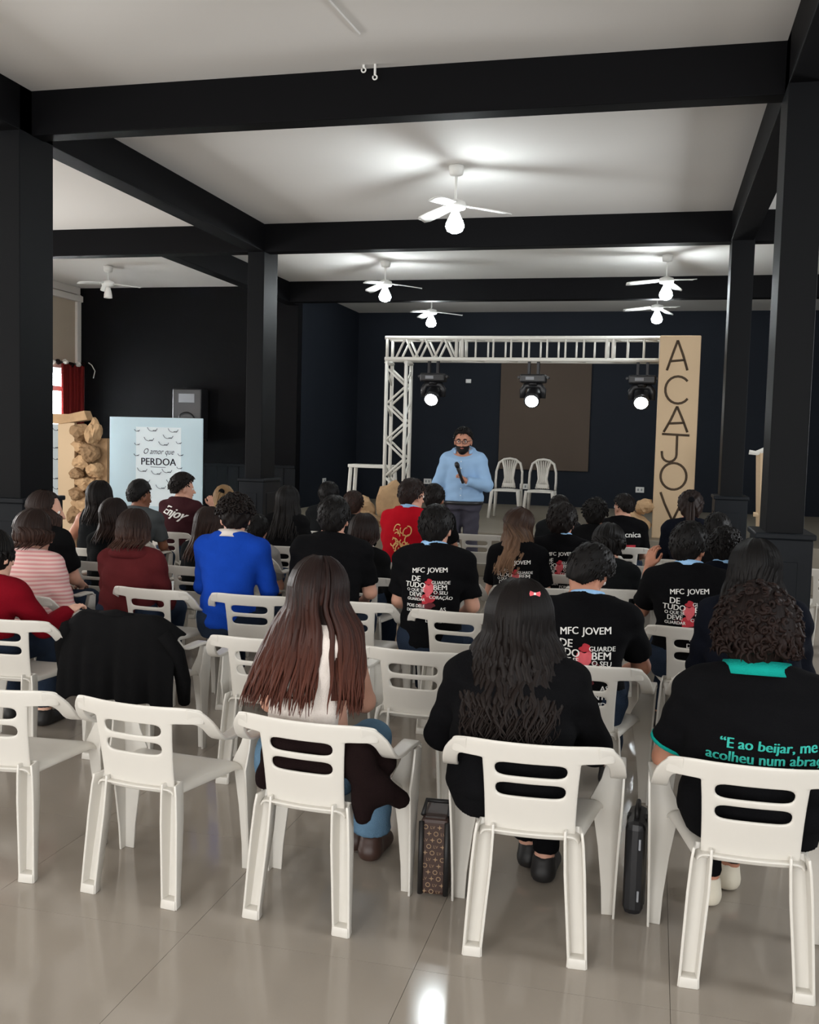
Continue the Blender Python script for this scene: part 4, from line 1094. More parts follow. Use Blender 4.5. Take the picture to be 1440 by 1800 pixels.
        parts.append(locks(P, Rr, U, n=4, flat=.8))
    if st in ('short', 'messy'):
        P = []; U = []; Rr = []
        for k in range(H.get('fringe', 150)):
            phi = rnd.uniform(-math.pi, math.pi); td = math.radians(min(line(math.degrees(phi)), 110)*math.sqrt(rnd.uniform(.02, .97)))
            p = cap_pt(phi, td); q2 = cap_pt(phi+rnd.uniform(-.12, .12), td+.22); nrm = p-C; nrm /= np.linalg.norm(nrm)
            P.append([p-nrm*.006, p*.6+q2*.4+nrm*.0015, q2+nrm*.002]); U.append((rnd.uniform(0, 1), .1, .9)); Rr.append(rnd.uniform(.005, .008))
        parts.append(locks(P, Rr, U, n=4, flat=.6))
    if st == 'pony':
        P = []; U = []; Rr = []; root_p = cap_pt(0, math.radians(H.get('pony_t', 62)))
        for k in range(H.get('n', 46)):
            a_ = rnd.uniform(0, 6.28); rr = .018*math.sqrt(rnd.uniform(0, 1)); ln = H.get('plen', .26)*rnd.uniform(.8, 1.05); sx = H.get('px', 0.0)
            ox_ = np.array([math.cos(a_)*rr, math.sin(a_)*rr*.6, 0]); pts = []
            for s in np.linspace(0, 1, 10):
                pts.append(root_p+ox_*(1+.9*math.sin(s*3.0))+np.array([sx*s, -.045*math.sin(min(s*4, 1.57))-.012*s, .020*math.sin(min(1, s*3)*3.14)-ln*s]))
            P.append(pts); U.append((rnd.uniform(0, 1), .2, 1.0)); Rr.append(rnd.uniform(.006, .010))
        parts.append(locks(P, Rr, U))
    V, F, UV = join(parts)
    link('hair', mesh_np('hair', V, F, UV), m, I['root'])
    if H.get('tie'):
        p = cap_pt(0, math.radians(H.get('pony_t', 62)))+np.array([0, -.018, .004]); t = MB().lathe([(.014, -.012), (.026, -.012), (.028, 0), (.026, .012), (.014, .012)], n=14).build('hair_tie', H['tie'], I['root'], True); t.location = p; t.rotation_euler = (math.radians(60), 0, 0)

def back_print(I, name, items, off=.004):
    """lettering / patches pressed on the back of a shirt. items: (verts2d, faces, size, x, z below shoulder, rot, mat, sx)"""
    for v, f, size, x0, dz, rot, m, sx in items:
        c, s = math.cos(rot), math.sin(rot); pts = []
        for a, b in v:
            px, pz = x0+size*(sx*a*c-b*s), I['shz']-dz+size*(sx*a*s+b*c)
            hit = I['bvh'].ray_cast(Vector((px, -.6, pz)), Vector((0, 1, 0)))
            yy = hit[0].y if hit[0] is not None else I['L']*.5
            pts.append((px, yy-PRINT_OFF.get(m, off), pz))
        MB().add(pts, f).build(name, m, I['root'], fixn=False)
def T2(s, size, x, dz, m='print_white', rot=0.0, bold=.022, shear=0.0, sx=1.0):
    v, f = text2d(s, 0.0, shear)
    if bold: n = len(v); v = np.concatenate([v+np.array([o_, 0]) for o_ in (-bold, 0, bold)]); f = [tuple(i+n*k for i in q) for k in range(3) for q in f]
    return (v, f, size, x, dz, rot, m, sx)
def blob2(rx, rz, seed, n=22, amp=.18):
    rnd = np.random.RandomState(seed); ph = rnd.uniform(0, 6.3, 3)
    v = [(0.0, 0.0)]+[(rx*r*math.cos(t), rz*r*math.sin(t)) for t in np.linspace(0, 2*math.pi, n, endpoint=False) for r in (.5,)]
    v += [(rx*(1+amp*math.sin(3*t+ph[0])+amp*.6*math.sin(5*t+ph[1]))*math.cos(t), rz*(1+amp*math.sin(3*t+ph[0])+amp*.6*math.sin(5*t+ph[1]))*math.sin(t)) for t in np.linspace(0, 2*math.pi, n, endpoint=False)]
    f = [(0, 1+k, 1+(k+1) % n) for k in range(n)]+[(1+k, 1+n+k, 1+n+(k+1) % n, 1+(k+1) % n) for k in range(n)]
    return v, f
def stroke2(pts, w):
    pts = np.array(pts, float); t = np.gradient(pts, axis=0); t /= np.linalg.norm(t, axis=1)[:, None]+1e-9; nn = np.stack([-t[:, 1], t[:, 0]], 1)
    k = len(pts); v = [tuple(p+q*w/2) for p, q in zip(pts, nn)]+[tuple(p-q*w/2) for p, q in zip(pts, nn)]
    return v, [(i, i+k, i+k+1, i+1) for i in range(k-1)]
def mfc_print(I, full=True, sc=1.0):
    s = sc; r = math.radians
    it = [T2('MFC', .040*s, -.060*s, .100*s, rot=r(6)), T2('JOVEM', .040*s, .054*s, .094*s, rot=r(3)),
          T2('DE', .046*s, -.072*s, .150*s), T2('TUDO', .043*s, -.074*s, .185*s, rot=r(-2)), T2('O QUE SE', .025*s, -.070*s, .208*s), T2('DEVE', .036*s, -.068*s, .238*s), T2('GUARDAR', .024*s, -.066*s, .262*s),
          T2('GUARDE', .027*s, .078*s, .160*s), T2('BEM', .044*s, .076*s, .194*s), T2('O SEU', .029*s, .078*s, .220*s, rot=r(-4)), T2('CORAÇÃO', .026*s, .080*s, .248*s, rot=r(-4)),
          T2('POIS DELE', .025*s, -.066*s, .300*s), T2('DEPENDEM', .025*s, -.060*s, .328*s), T2('AS', .032*s, .095*s, .318*s), T2('FONTES', .032*s, .070*s, .350*s), T2('DA VIDA', .032*s, .062*s, .384*s)]
    def B(rx, rz, x, dz, m, sd): v, f = blob2(rx, rz, sd); return (v, f, s, x*s, dz*s, 0, m, 1)
    it += [B(.024, .017, .010, .150, 'print_red', 3), B(.032, .034, .006, .195, 'print_pink', 4), B(.042, .026, .004, .250, 'print_red', 5), B(.052, .017, .002, .288, 'print_dark_red', 6)]
    for k in range(5):
        q = [(-.05+.02*k+.03*math.sin(t*2+k), .02*k*.4+t*.02-.03) for t in np.linspace(0, 3, 8)]
        v, f = stroke2(q, .006); it.append((v, f, s, .01, .26*s, 0, 'print_dark_red', 1))
    back_print(I, 'shirt_print', it)
PRINT_OFF = dict(print_white=.0062, print_red=.0040, print_pink=.0048, print_dark_red=.0034)
# ------------------------------------------------------------------ audience
rad = math.radians
R1, R2, R3, R4, R5, R6, R7 = 3.35, 4.58, 5.70, 6.85, 8.0, 9.1, 10.05
def sit(label, px, py, cy, chair_label, chair_x=None, chair_rot=0, **kw):
    lean, hf = kw.get('lean', .05), kw.get('headf', .03)
    Yh = cy+.012+max(0, kw.get('girth', 1)-1)*.14+lean+hf; p = at_y(px, py, Yh)
    I = person(label, p[0], Yh, p[2], **kw)
    if chair_label: armchair(p[0] if chair_x is None else chair_x, cy, chair_rot, chair_label)
    return I
def HR(style, m, **k): return dict(style=style, mat=m, **k)
LAP = None
# ---- front row
I = sit('girl in white top with very long auburn hair, front row', 562, 985, R1, 'front row armchair holding the long auburn-haired girl', -1.13, -5, lean=.07, head=(0, .12, .04), sw=.168, skin='fair', shirt='white_cloth', sleeve='none', trousers='denim', h=.011,
        hair=HR('long', 'hair_auburn', n=420, zend=.745, spread=.222, front=118, thick=.018, seed=4, wave=.006, seg=15, fat=.85, sheet_short=.03, gap=(.33, .74, .94), wexp=.55, lift=.02),
        feet=[(.05, .5), (.135, .42)], shoes='monogram_brown', arms=[((-.07, .10, -.24), (.12, .24, -.04)), ((.02, .15, -.22), (-.08, .22, -.05))])
rt = I['root']
# coat slipped off the shoulders onto the chair seat
def cloth_sdf(name, label, prims, bounds, m, k=.03, h=.012, thick=None, cat='coat'):
    lo, hi = np.array(bounds[0]), np.array(bounds[1]); n = np.ceil((hi-lo)/h).astype(int)+1
    g = np.stack(np.meshgrid(*[np.arange(q, dtype=np.float32)*h+np.float32(lo[i]) for i, q in enumerate(n)], indexing='ij'), -1)
    d = None
    for a, b, ra, rb in prims:
        e = cone(g, a, b, ra, rb); d = e if d is None else smin(d, e, k)
    d = d+.006*np.sin(g[..., 0]*40+g[..., 2]*25)*np.sin(g[..., 2]*33)
    V, F = snet(d, lo, h); o = link(name, mesh_np(name, V, F), m)
    if label: prop(o, label, cat)
    return o
cx, cy = -1.13, R1
o = cloth_sdf('brown_coat', 'dark brown coat bunched round the auburn-haired girl and hanging off her chair', [((cx+.17, cy-.13, .60), (cx+.24, cy-.10, .47), .045, .05), ((cx+.24, cy-.10, .50), (cx+.30, cy-.03, .43), .05, .035), ((cx+.18, cy-.12, .58), (cx+.20, cy-.14, .40), .045, .03), ((cx-.14, cy-.12, .62), (cx+.17, cy-.12, .63), .035, .045), ((cx-.15, cy-.11, .60), (cx-.19, cy-.08, .46), .035, .035), ((cx-.13, cy-.115, .545), (cx+.15, cy-.115, .55), .030, .035), ((cx+.20, cy-.05, .62), (cx+.25, cy-.02, .55), .04, .04)],
               ((cx-.3, cy-.3, .3), (cx+.42, cy+.12, .75)), 'brown_coat', .03, .011)
sit('person in black hoodie with long wavy black hair, front row', 916, 1030, R1, 'front row armchair holding the wavy black-haired person in black', -.36, 3, lean=.08, head=(0, .10, 0), sw=.215, girth=1.22, skin='fair', shirt='black_cloth', sleeve='long', trousers='black_cloth', h=.011,
    hair=HR('long', 'hair_soft_black', n=460, zend=.700, spread=.200, thick=.027, wexp=.5, narrow=.25, lift=.012, seed=7, wave=.016, wavef=1.6, seg=18, fat=.95, sheet_short=.03, amp=.006), shoes='shoe_black', feet=[(.02, .52), (.09, .40)],
    arms=[((-.10, .08, -.25), (.14, .25, -.05)), ((.10, .08, -.25), (-.14, .25, -.05))])
# small patterned hair clip
p = at_y(944, 1034, R1+.07); r = empty('hair_clip', (p[0]+.0, R1+.02, p[2]-.012), 0, 'small pink bow clip on the wavy black hair', 'hair clip'); r.scale = (.75, .75, .75)
for s in (-1, 1): MB().prism([(0, -.004), (0, .004), (s*.022, .012), (s*.026, 0), (s*.022, -.012)], -.004, .004).build('bow_loop', 'print_pink', r)
MB().box(-.005, .005, -.006, .006, -.005, .005).build('knot', 'print_white', r)
I = sit('person in black polo with teal collar and bushy brown hair, front row', 1335, 1048, R1, 'front row armchair under the teal-collared person at right', .34, 1, lean=.07, head=(-.15, .12, 0), sw=.225, girth=1.3, skin='tan', shirt='black_cloth', sleeve='short', trousers='black_cloth', shoes='sneaker_white', collar='teal_rib', feet=[(-.10, .38), (-.02, .54)], h=.011,
        hair=HR('bushy', 'hair_bushy_brown', n=170, zend=1.035, spread=.150, front=120, thick=.036, seed=9, wave=.016, wavef=1.6, sheet_short=.02, tufts=520, tuft=.034, tmax=125, amp=.006, fat=1.1),
        arms=[((-.09, .05, -.26), (.08, .26, -.05)), ((.09, .05, -.26), (-.08, .26, -.05))])
back_print(I, 'shirt_print', [T2('“E ao beijar, me', .046, .03, .180, 'print_teal', bold=.03, shear=.06, sx=1.02), T2('acolheu num abraço', .046, .03, .221, 'print_teal', bold=.03, shear=.06, sx=1.02), T2('de Pai”', .046, .04, .260, 'print_teal', bold=.03, shear=.06, sx=1.02)])
for i in (0, 1):   # teal sleeve edge
    e = I['S'][i]+(I['E'][i]-I['S'][i])*.78; d = (I['E'][i]-I['S'][i])/np.linalg.norm(I['E'][i]-I['S'][i])
    MB().tube([e-d*.006, e+d*.006], .079, 20).build('sleeve_band', 'teal_rib', I['root'], True)
armchair(-1.78, R1+.01, -5, 'empty front row armchair left of the auburn-haired girl')
armchair(-2.42, R1+.02, 4, 'empty armchair at the left edge of the front row')
# ---- second row
I = sit('person in red sweater at the left edge with dark hair', -8, 935, R2, 'armchair under the red-sweatered person at the left edge', -3.25, 2, lean=.08, head=(-.2, .1, 0), sw=.19, skin='light', shirt='crimson_cloth', sleeve='long', hair=HR('long', 'hair_black', n=110, zend=.99, spread=.11, seed=11), arms=[((-.06, .08, -.25), (.10, .25, -.05)), ((.10, .10, -.20), (.02, .22, .06))])
armchair(-2.62, R2+.12, -4, 'armchair hidden under the black coat')
cx, cy, rr = -2.62, R2+.12, rad(-4)
def coat_over_chair():
    V = []; F = []; nu, nv = 46, 26
    for j in range(nv+1):
        t = j/nv
        for i in range(nu+1):
            u = -1+2*i/nu; a = abs(u)
            x = u*.335*(1+.06*t); drop = .02+.40*t
            # top ridge follows the chair back, cloth falls behind it and down the arms
            z = .765-.10*max(0, a-.62)**1.2*3.0-drop*1.0*(1-.0*a)
            y = -.225-.05*math.sin(min(1, t*1.4)*1.57)+.16*max(0, a-.55)**1.3+.020*math.sin(u*11+1.3)*t+.012*math.sin(u*23)*t
            if t < .12: y += (.12-t)*.8; z = .765+.01*math.sin(t/.12*3.14)-.10*max(0, a-.62)**1.2*3.0
            V.append((x, y, z))
    for j in range(nv):
        for i in range(nu): F.append((j*(nu+1)+i, (j+1)*(nu+1)+i, (j+1)*(nu+1)+i+1, j*(nu+1)+i+1))
    me = baked(MB().add(V, F).mesh('coat'), [('SOLIDIFY', dict(thickness=.02, offset=0)), ('SUBSURF', dict(levels=1))], 'coat')
    return me
r = empty('black_coat', (cx, cy, 0), rr, 'black coat draped over the back of an empty armchair at left', 'coat')
link('body', coat_over_chair(), 'black_cloth_soft', r, True)
for s in (-1, 1):
    MB().tube([(s*.27, -.20, .70), (s*.325, -.16, .60), (s*.340, -.12, .45), (s*.335, -.10, .33)], [.06, .07, .065, .05], 10, flat=.6).build('sleeve', 'black_cloth_soft', r, True)
MB().tube([(-.10, -.20, .765), (0, -.205, .775), (.10, -.20, .765)], [.02, .028, .02], 8).build('collar', 'black_cloth_soft', r, True)
armchair(-1.83, R2+.02, 3, 'empty second row armchair left of the auburn hair')
armchair(-1.05, R2+.02, -1, 'empty second row armchair between the two long-haired people')
I = sit('young man in black printed tee with bowed head, largest red heart print', 1038, 958, R2, 'second row armchair under the man with the bowed head', -.27, -3, lean=.12, headf=.05, head=(-.55, .55, .25), sw=.215, girth=1.08, skin='tan', shirt='black_cloth', sleeve='short', lanyard=True, h=.012, hair=HR('short', 'hair_black', line='full', thick=.016, seed=13),
        arms=[((-.08, .12, -.24), (.10, .22, -.08)), ((.08, .10, -.25), (-.06, .22, -.06))])
mfc_print(I, True, 1.1)
sit('person in navy top with long black hair beside the near right column', 1330, 955, R2, 'second row armchair under the navy-clad person at right', .40, 1, lean=.10, head=(.1, .15, 0), sw=.205, girth=1.12, skin='fair', shirt='navy_cloth', sleeve='long', h=.012, hair=HR('long', 'hair_black', n=150, zend=.985, spread=.145, thick=.020, seed=15, wave=.012))
# ---- third row
sit('girl in pink and white striped sweater with brown hair', 62, 900, R3-.46, 'third row armchair under the striped sweater girl', None, 4, lean=.08, head=(-.35, .15, 0), sw=.185, skin='fair', shirt='pink_stripes', sleeve='long', h=.013, hair=HR('bob', 'hair_brown', n=130, zend=1.00, spread=.10, thick=.017, seed=17, fat=1.1))
I = sit('person in dark red hoodie with straight brown hair', 238, 898, R3+.08, 'third row armchair under the dark red hoodie', -3.05, -4, lean=.07, head=(-.1, .1, 0), sw=.195, girth=1.08, skin='fair', shirt='hoodie_brown', sleeve='long', h=.013, hair=HR('long', 'hair_brown', n=130, zend=.955, spread=.11, thick=.016, seed=19))
hz = I['shz']
MB().tube([(.115*math.sin(t), I['L']*.9-.075*math.cos(t)-.02, hz+.018-.02*(1-math.cos(t))) for t in np.linspace(-2.3, 2.3, 18)], [.02+.022*math.cos(t*.55) for t in np.linspace(-2.3, 2.3, 18)], 10).build('hood', 'hoodie_brown', I['root'], True)
I = sit('young man in bright blue sweater with curly hair and white collar', 414, 874, R3+.10, 'third row armchair under the bright blue sweater', -2.39, 2, lean=.07, head=(.45, .12, 0), sw=.215, girth=1.05, skin='fair', shirt='blue_cloth', sleeve='long', collar='white_cloth', lanyard=True, h=.012, hair=HR('curly', 'hair_soft_black', line='short', thick=.022, seed=21, tufts=420, tuft=.032, amp=.006, tmax=92))
add_glasses(I, 'paper_white')
sit('man in plain black tee with short black hair, third row', 588, 874, R3+.12, 'third row armchair under the plain black tee', -1.74, -2, lean=.07, head=(.12, .08, 0), sw=.225, girth=1.12, skin='fair', shirt='black_cloth', sleeve='short', h=.012, hair=HR('short', 'hair_black', line='full', thick=.017, seed=23))
I = sit('young man in black printed tee with pale blue lanyard in mid third row', 768, 890, R3, 'third row armchair showing print through its slots', -1.07, -3, lean=.06, head=(-.08, .10, 0), sw=.215, girth=1.05, skin='fair', shirt='black_cloth', sleeve='short', lanyard=True, h=.012, hair=HR('short', 'hair_black', line='full', thick=.017, seed=25))
mfc_print(I, True, 1.0)
I = sit('young man in black printed tee holding a hand to his face', 1214, 920, R3, 'third row armchair under the man with hand to his face', .26, 0, lean=.08, head=(-.45, .12, .05), sw=.215, girth=1.05, skin='tan', shirt='black_cloth', sleeve='short', lanyard=True, h=.012, hair=HR('short', 'hair_black', line='full', thick=.018, seed=27),
        arms=[((-.07, .13, -.20), (.03, .06, .25), (.6, .7, 0), 'relaxed', (.15, .3, 1)), ((.05, .07, -.27), (-.10, .25, -.08))])
mfc_print(I, True, 1.0)
# ---- fourth row
sit('brown-haired girl at left looking to her right in profile', 82, 865, R3+.22, 'fourth row armchair of the girl in profile', None, 0, lean=.06, head=(-1.15, .05, 0), sw=.18, skin='fair', shirt='black_cloth_soft', sleeve='short', h=.015, hair=HR('long', 'hair_brown', n=110, zend=.93, spread=.10, seed=31))
sit('girl with long straight dark hair beside the dark red hoodie', 203, 878, R4-.05, 'fourth row armchair left behind the dark red hoodie', None, 0, lean=.06, head=(-.2, .08, 0), sw=.175, skin='fair', shirt='charcoal_cloth', sleeve='short', h=.015, hair=HR('long', 'hair_dark_brown', n=110, zend=.86, spread=.115, seed=33))
sit('person with waist-long brown hair left of the blue sweater', 368, 893, R4, 'fourth row armchair beside the bright blue sweater', None, 0, lean=.05, head=(.1, .05, 0), sw=.17, skin='fair', shirt='charcoal_cloth', sleeve='short', h=.016, hair=HR('long', 'hair_brown', n=110, zend=.76, spread=.11, seed=35, shift=-.03))
sit('person with straight brown hair right of the plain black tee', 641, 905, R4, 'fourth row armchair right behind the plain black tee', -2.02, 0, lean=.07, head=(0, .08, 0), sw=.17, skin='fair', shirt='black_cloth_soft', sleeve='long', h=.016, hair=HR('long', 'hair_dark_brown', n=100, zend=.93, spread=.095, seed=37))
armchair(-1.40, R4+.02, 0, 'empty fourth row armchair right of the plain black tee')
I = sit('girl in black printed tee with streaked brown and blonde hair', 915, 895, R4, 'fourth row armchair under the streaked hair', -.78, 0, lean=.12, headf=.03, head=(-.7, .15, .25), sw=.18, skin='fair', shirt='black_cloth', sleeve='short', h=.014, hair=HR('long', 'hair_highlight', n=150, zend=.79, spread=.10, seed=39, wave=.010, shift=-.05))
mfc_print(I, True, .95)
I = sit('person in black printed tee with full dark hair behind the bowed head', 990, 888, R4+.75, 'fourth row armchair behind the bowed head', None, 0, lean=.06, head=(-.2, .08, 0), sw=.205, skin='fair', shirt='black_cloth', sleeve='short', lanyard=True, h=.014, hair=HR('short', 'hair_soft_black', line='full', thick=.030, seed=41, amp=.006))
mfc_print(I, True, .95)
sit('dark-haired person in black half hidden by the bowed head', 1072, 925, R4+.15, 'fourth row armchair right of the full dark hair', None, 0, lean=.10, head=(-.3, .3, 0), sw=.19, skin='tan', shirt='charcoal_cloth', sleeve='short', h=.016, hair=HR('long', 'hair_black', n=90, zend=.98, spread=.10, seed=43, thick=.02))
sit('dark-haired youth right of the man with hand to his face', 1276, 930, R4+.18, 'fourth row armchair at the right column', None, 0, lean=.08, head=(-.1, .1, 0), sw=.19, skin='brown', shirt='navy_cloth', sleeve='short', lanyard=True, h=.016, hair=HR('messy', 'hair_black', line='full', thick=.022, seed=45, tufts=200))
# ---- fifth row
sit('girl with long dark hair in front of the kraft archway', 177, 847, R5-.45, 'fifth row armchair before the kraft archway', None, 0, lean=.05, head=(-.1, .05, 0), sw=.18, skin='tan', shirt='charcoal_cloth', sleeve='none', h=.017, hair=HR('long', 'hair_soft_black', n=100, zend=.92, spread=.10, seed=51), arms=[((-.16, .08, -.16), (-.12, .16, -.10)), ((.05, .07, -.27), (-.10, .25, -.08))])
sit('young man in grey tee with flat-topped black hair', 247, 849, R5+.35, 'fifth row armchair under the flat-topped hair', None, 0, lean=.10, head=(-.5, .08, 0), sw=.215, girth=1.08, skin='brown', shirt='grey_cloth', sleeve='short', h=.016, hair=HR('short', 'hair_black', line='fade', thick=.018, seed=53, top=.022))
sit('person with very long black hair behind the blue sweater', 507, 856, R5+.45, 'fifth row armchair under the very long black hair', None, 0, lean=.05, head=(0, .05, 0), sw=.18, skin='fair', shirt='black_cloth_soft', sleeve='long', h=.017, hair=HR('long', 'hair_black', n=120, zend=.78, spread=.155, seed=55))
I = sit('young man in red tee with gold print and brown hair', 726, 843, R5-.25, 'fifth row armchair under the red tee', None, -6, lean=.10, head=(-.35, .10, 0), rot=-14, sw=.215, girth=1.1, skin='fair', shirt='red_cloth', sleeve='short', lanyard=True, h=.015, hair=HR('short', 'hair_dark_brown', line='full', thick=.016, seed=57))
it = []
rnd = np.random.RandomState(5)
for k in range(22):
    a0 = rnd.uniform(0, 6.28); cx_, cz_ = rnd.uniform(-.07, .07), rnd.uniform(-.12, .10); rr_ = rnd.uniform(.015, .035)
    v, f = stroke2([(cx_+rr_*math.cos(a0+t), cz_+rr_*1.2*math.sin(a0+t)) for t in np.linspace(0, rnd.uniform(2.2, 4.5), 10)], .009); it.append((v, f, 1.0, .02, .21, 0, 'print_gold', 1))
back_print(I, 'shirt_print', it)
sit('person in pale grey top right of the blue sweater', 452, 905, R5-.40, 'fifth row armchair with pale grey sitter', None, 0, lean=.10, head=(.1, .1, 0), sw=.18, skin='fair', shirt='pale_grey_cloth', sleeve='short', h=.017, hair=HR('short', 'hair_black', line='full', thick=.014, seed=59))
sit('dark-haired person in low seat between pillar-side heads', 1262, 903, R5, 'fifth row armchair by the dark right column', None, 0, lean=.06, head=(0, .1, 0), sw=.18, skin='tan', shirt='black_cloth_soft', sleeve='long', h=.017, hair=HR('short', 'hair_black', line='full', thick=.016, seed=61))
# ---- back rows nearest the stage
I = sit('young man in maroon jacket lettered Enjoy, hand at his chin', 323, 836, R5+1.15, 'armchair under the maroon jacket', None, -8, lean=.12, head=(-.75, .05, 0), rot=-8, sw=.21, girth=1.05, skin='fair', shirt='maroon_jacket', sleeve='long', h=.015, hair=HR('messy', 'hair_soft_black', line='fade', thick=.030, seed=63, tufts=150, tuft=.03, top=.01),
        arms=[((-.05, .07, -.27), (.10, .25, -.08)), ((.10, .14, -.18), (-.04, .08, .20), (-.6, .6, 0), 'grip', (-.3, .1, 1))])
back_print(I, 'shirt_print', [T2('Enjoy', .125, .0, .125, rot=rad(-14), bold=.035, shear=.35)])
sit('blonde person with a ponytail behind the curly hair', 394, 854, R5+.55, 'armchair under the blonde ponytail', None, 0, lean=.06, head=(.3, .1, 0), sw=.17, skin='light', shirt='pale_grey_cloth', sleeve='short', h=.017, hair=HR('pony', 'hair_blonde', thick=.014, seed=65, n=40, plen=.2, px=-.03, tie='black_cloth', pony_t=70))
sit('dark-haired person in charcoal behind the plain black tee', 579, 849, R6+.85, 'armchair behind the plain black tee', None, 0, lean=.06, head=(0, .1, 0), sw=.20, skin='tan', shirt='charcoal_cloth', sleeve='long', h=.018, hair=HR('short', 'hair_black', line='full', thick=.022, seed=67))
sit('small brown-haired head before the kraft heap', 622, 864, R6, 'armchair before the kraft heap', None, 0, lean=.06, head=(0, .1, 0), sw=.17, skin='fair', shirt='charcoal_cloth', sleeve='short', h=.018, hair=HR('short', 'hair_brown', line='full', thick=.014, seed=69))
sit('dark-haired person seated just left of the speaker', 764, 852, R6-.05, 'armchair just left of the speaker', None, 0, lean=.06, head=(0, .1, 0), sw=.18, skin='tan', shirt='black_cloth_soft', sleeve='short', h=.018, hair=HR('short', 'hair_soft_black', line='full', thick=.016, seed=71))
sit('person with cropped hair in front of the right stage chair', 985, 871, R7-.2, 'armchair in front of the right stage chair', None, 0, lean=.06, head=(-.3, .1, 0), sw=.19, skin='fair', shirt='charcoal_cloth', sleeve='short', h=.018, hair=HR('short', 'hair_soft_black', line='fade', thick=.012, seed=73))
sit('person with tousled black curls left of the black club tee', 1047, 879, R6, 'armchair under the tousled black curls', None, 0, lean=.06, head=(0, .1, 0), sw=.19, skin='tan', shirt='black_cloth_soft', sleeve='short', h=.018, hair=HR('messy', 'hair_black', line='full', thick=.022, seed=75, tufts=220, tuft=.035))
I = sit('young man in black tee lettered Politécnica with red patches', 1097, 868, R7-.15, 'armchair under the lettered black tee', None, 0, lean=.06, head=(.7, .05, 0), sw=.205, skin='fair', shirt='black_cloth', sleeve='short', h=.015, hair=HR('short', 'hair_soft_black', line='fade', thick=.010, seed=77))
def rect2(w, h_): return [(-w, -h_), (w, -h_), (w, h_), (-w, h_)], [(0, 1, 2, 3)]
it = [T2('Politécnica', .075, .02, .13, bold=.012)]
for xx in (-.07, .04, .10): v, f = rect2(.035, .03); it.append((v, f, 1.0, xx, .235, 0, 'print_red', 1))
back_print(I, 'shirt_print', it)
MB().tube([(.075*math.sin(t), I['L']*.92-.072*math.cos(t), I['shz']+.035-.02*(1-math.cos(t))) for t in np.linspace(-2.3, 2.3, 18)], .012, 8).build('neck_band', 'red_cloth', I['root'], True)
sit('person with tied-back wavy dark hair before the kraft pillar', 1215, 866, R6-.1, 'armchair before the kraft pillar', None, 0, lean=.06, head=(0, .08, 0), sw=.20, skin='tan', shirt='navy_cloth', sleeve='long', h=.017, hair=HR('pony', 'hair_dark_brown', line='full', thick=.026, amp=.008, seed=79, n=60, plen=.30, pony_t=75, tie='black_cloth'))
# ---- spare armchairs further forward
for px, py, z, lb in ((1150, 976, .73, 'empty armchair left of the kraft pillar people, seen askew'), (838, 924, .73, 'empty armchair in front of the speaker'), (462, 895, .73, 'empty armchair left of the very long black hair'), (546, 889, .73, 'empty armchair right of the very long black hair'), (945, 950, .73, 'empty armchair behind the streaked hair'), (1468, 1002, .73, 'armchair at the right edge beyond the near column')):
    p = at_z(px, py, z); f_ = min(1.0, {462: 9.7, 1150: 8.2, 945: 8.35, 546: 9.2}.get(px, 10.25)/p[1]); armchair(p[0]*f_, p[1]*f_+.2, -8 if px == 1150 else 0, lb)

# ------------------------------------------------------------------ the speaker
YS = 10.75; p = at_y(815, 752, YS)
I = person('bearded man in light blue shirt speaking into a microphone before the stage', p[0], YS, p[2], rot=180, stand=True, hip_z=1.06, hk=1.17, sw=.205, girth=1.16, lean=.05, headf=.05, head=(.06, .12, 0), skin='tan', shirt='shirt_blue', sleeve='long', trousers='trouser_grey', h=.0105, collar='shirt_blue', group=None,
           hair=HR('short', 'hair_black', line='man', thick=.016, seed=91),
           arms=[((-.10, .02, -.27), (.20, .20, .05), (.75, .3, .1), 'grip', (.55, .35, .75)), ((.11, -.02, -.27), (.02, .08, -.25), (-1, 0, 0))])
R, C = I['R'], I['head']
fm = Matrix(R.tolist()).to_euler()
def face_part(name, mb, m, smooth=True):
    o = mb.build(name, m, I['root'], smooth); o.location = C; o.rotation_euler = fm; o.scale = (1.17, 1.17, 1.17); return o
def beard():
    o = np.array([-.085, -.03, -.15]); h = .006; n = (np.array([.17, .16, .14])/h).astype(int)
    g = np.stack(np.meshgrid(*[np.arange(k)*h+o[i] for i, k in enumerate(n)], indexing='ij'), -1).astype(np.float32)
    d = smin(ell(g, (0, .022, -.045), (.064, .072, .078)), ell(g, (0, .064, -.094), (.034, .028, .028)), .02)
    d = np.maximum(d, g[..., 2]+.040-.35*np.maximum(0, np.abs(g[..., 0])-.045)); d = np.maximum(d, .012-g[..., 1])
    d = np.maximum(d, -ell(g, (0, .10, -.060), (.018, .03, .007)))
    V, F = snet(d, o, h); return V, F
V, F = beard(); bo = link('beard', mesh_np('beard', V, F, np.zeros((len(V), 2))+.2), 'hair_soft_black', I['root']); bo.location = C; bo.rotation_euler = fm; bo.scale = (1.17, 1.17, 1.17)
for s in (-1, 1):
    face_part('eyebrow', MB().tube([(s*.014, .094, .024), (s*.030, .095, .029), (s*.048, .086, .024)], [.004, .005, .003], 6), 'hair_black')
add_glasses(I, 'black_plastic')
MB().box(-.195, .195, -.142, .142, I['hz']-.005, I['hz']+.035)
bl = MB(); v = []; f = []
for t in np.linspace(0, 2*math.pi, 40, endpoint=False):
    cx_, cy_ = .222*math.cos(t), .165*math.sin(t)-.006
    v += [(cx_, cy_, I['hz']-.055), (cx_*1.02, cy_*1.02, I['hz']-.055), (cx_*1.02, cy_*1.02, I['hz']-.015), (cx_, cy_, I['hz']-.015)]
for k in range(40):
    for m_ in range(4): f.append((4*k+m_, 4*k+(m_+1) % 4, (4*k+4+(m_+1) % 4) % 160, (4*k+4+m_) % 160))
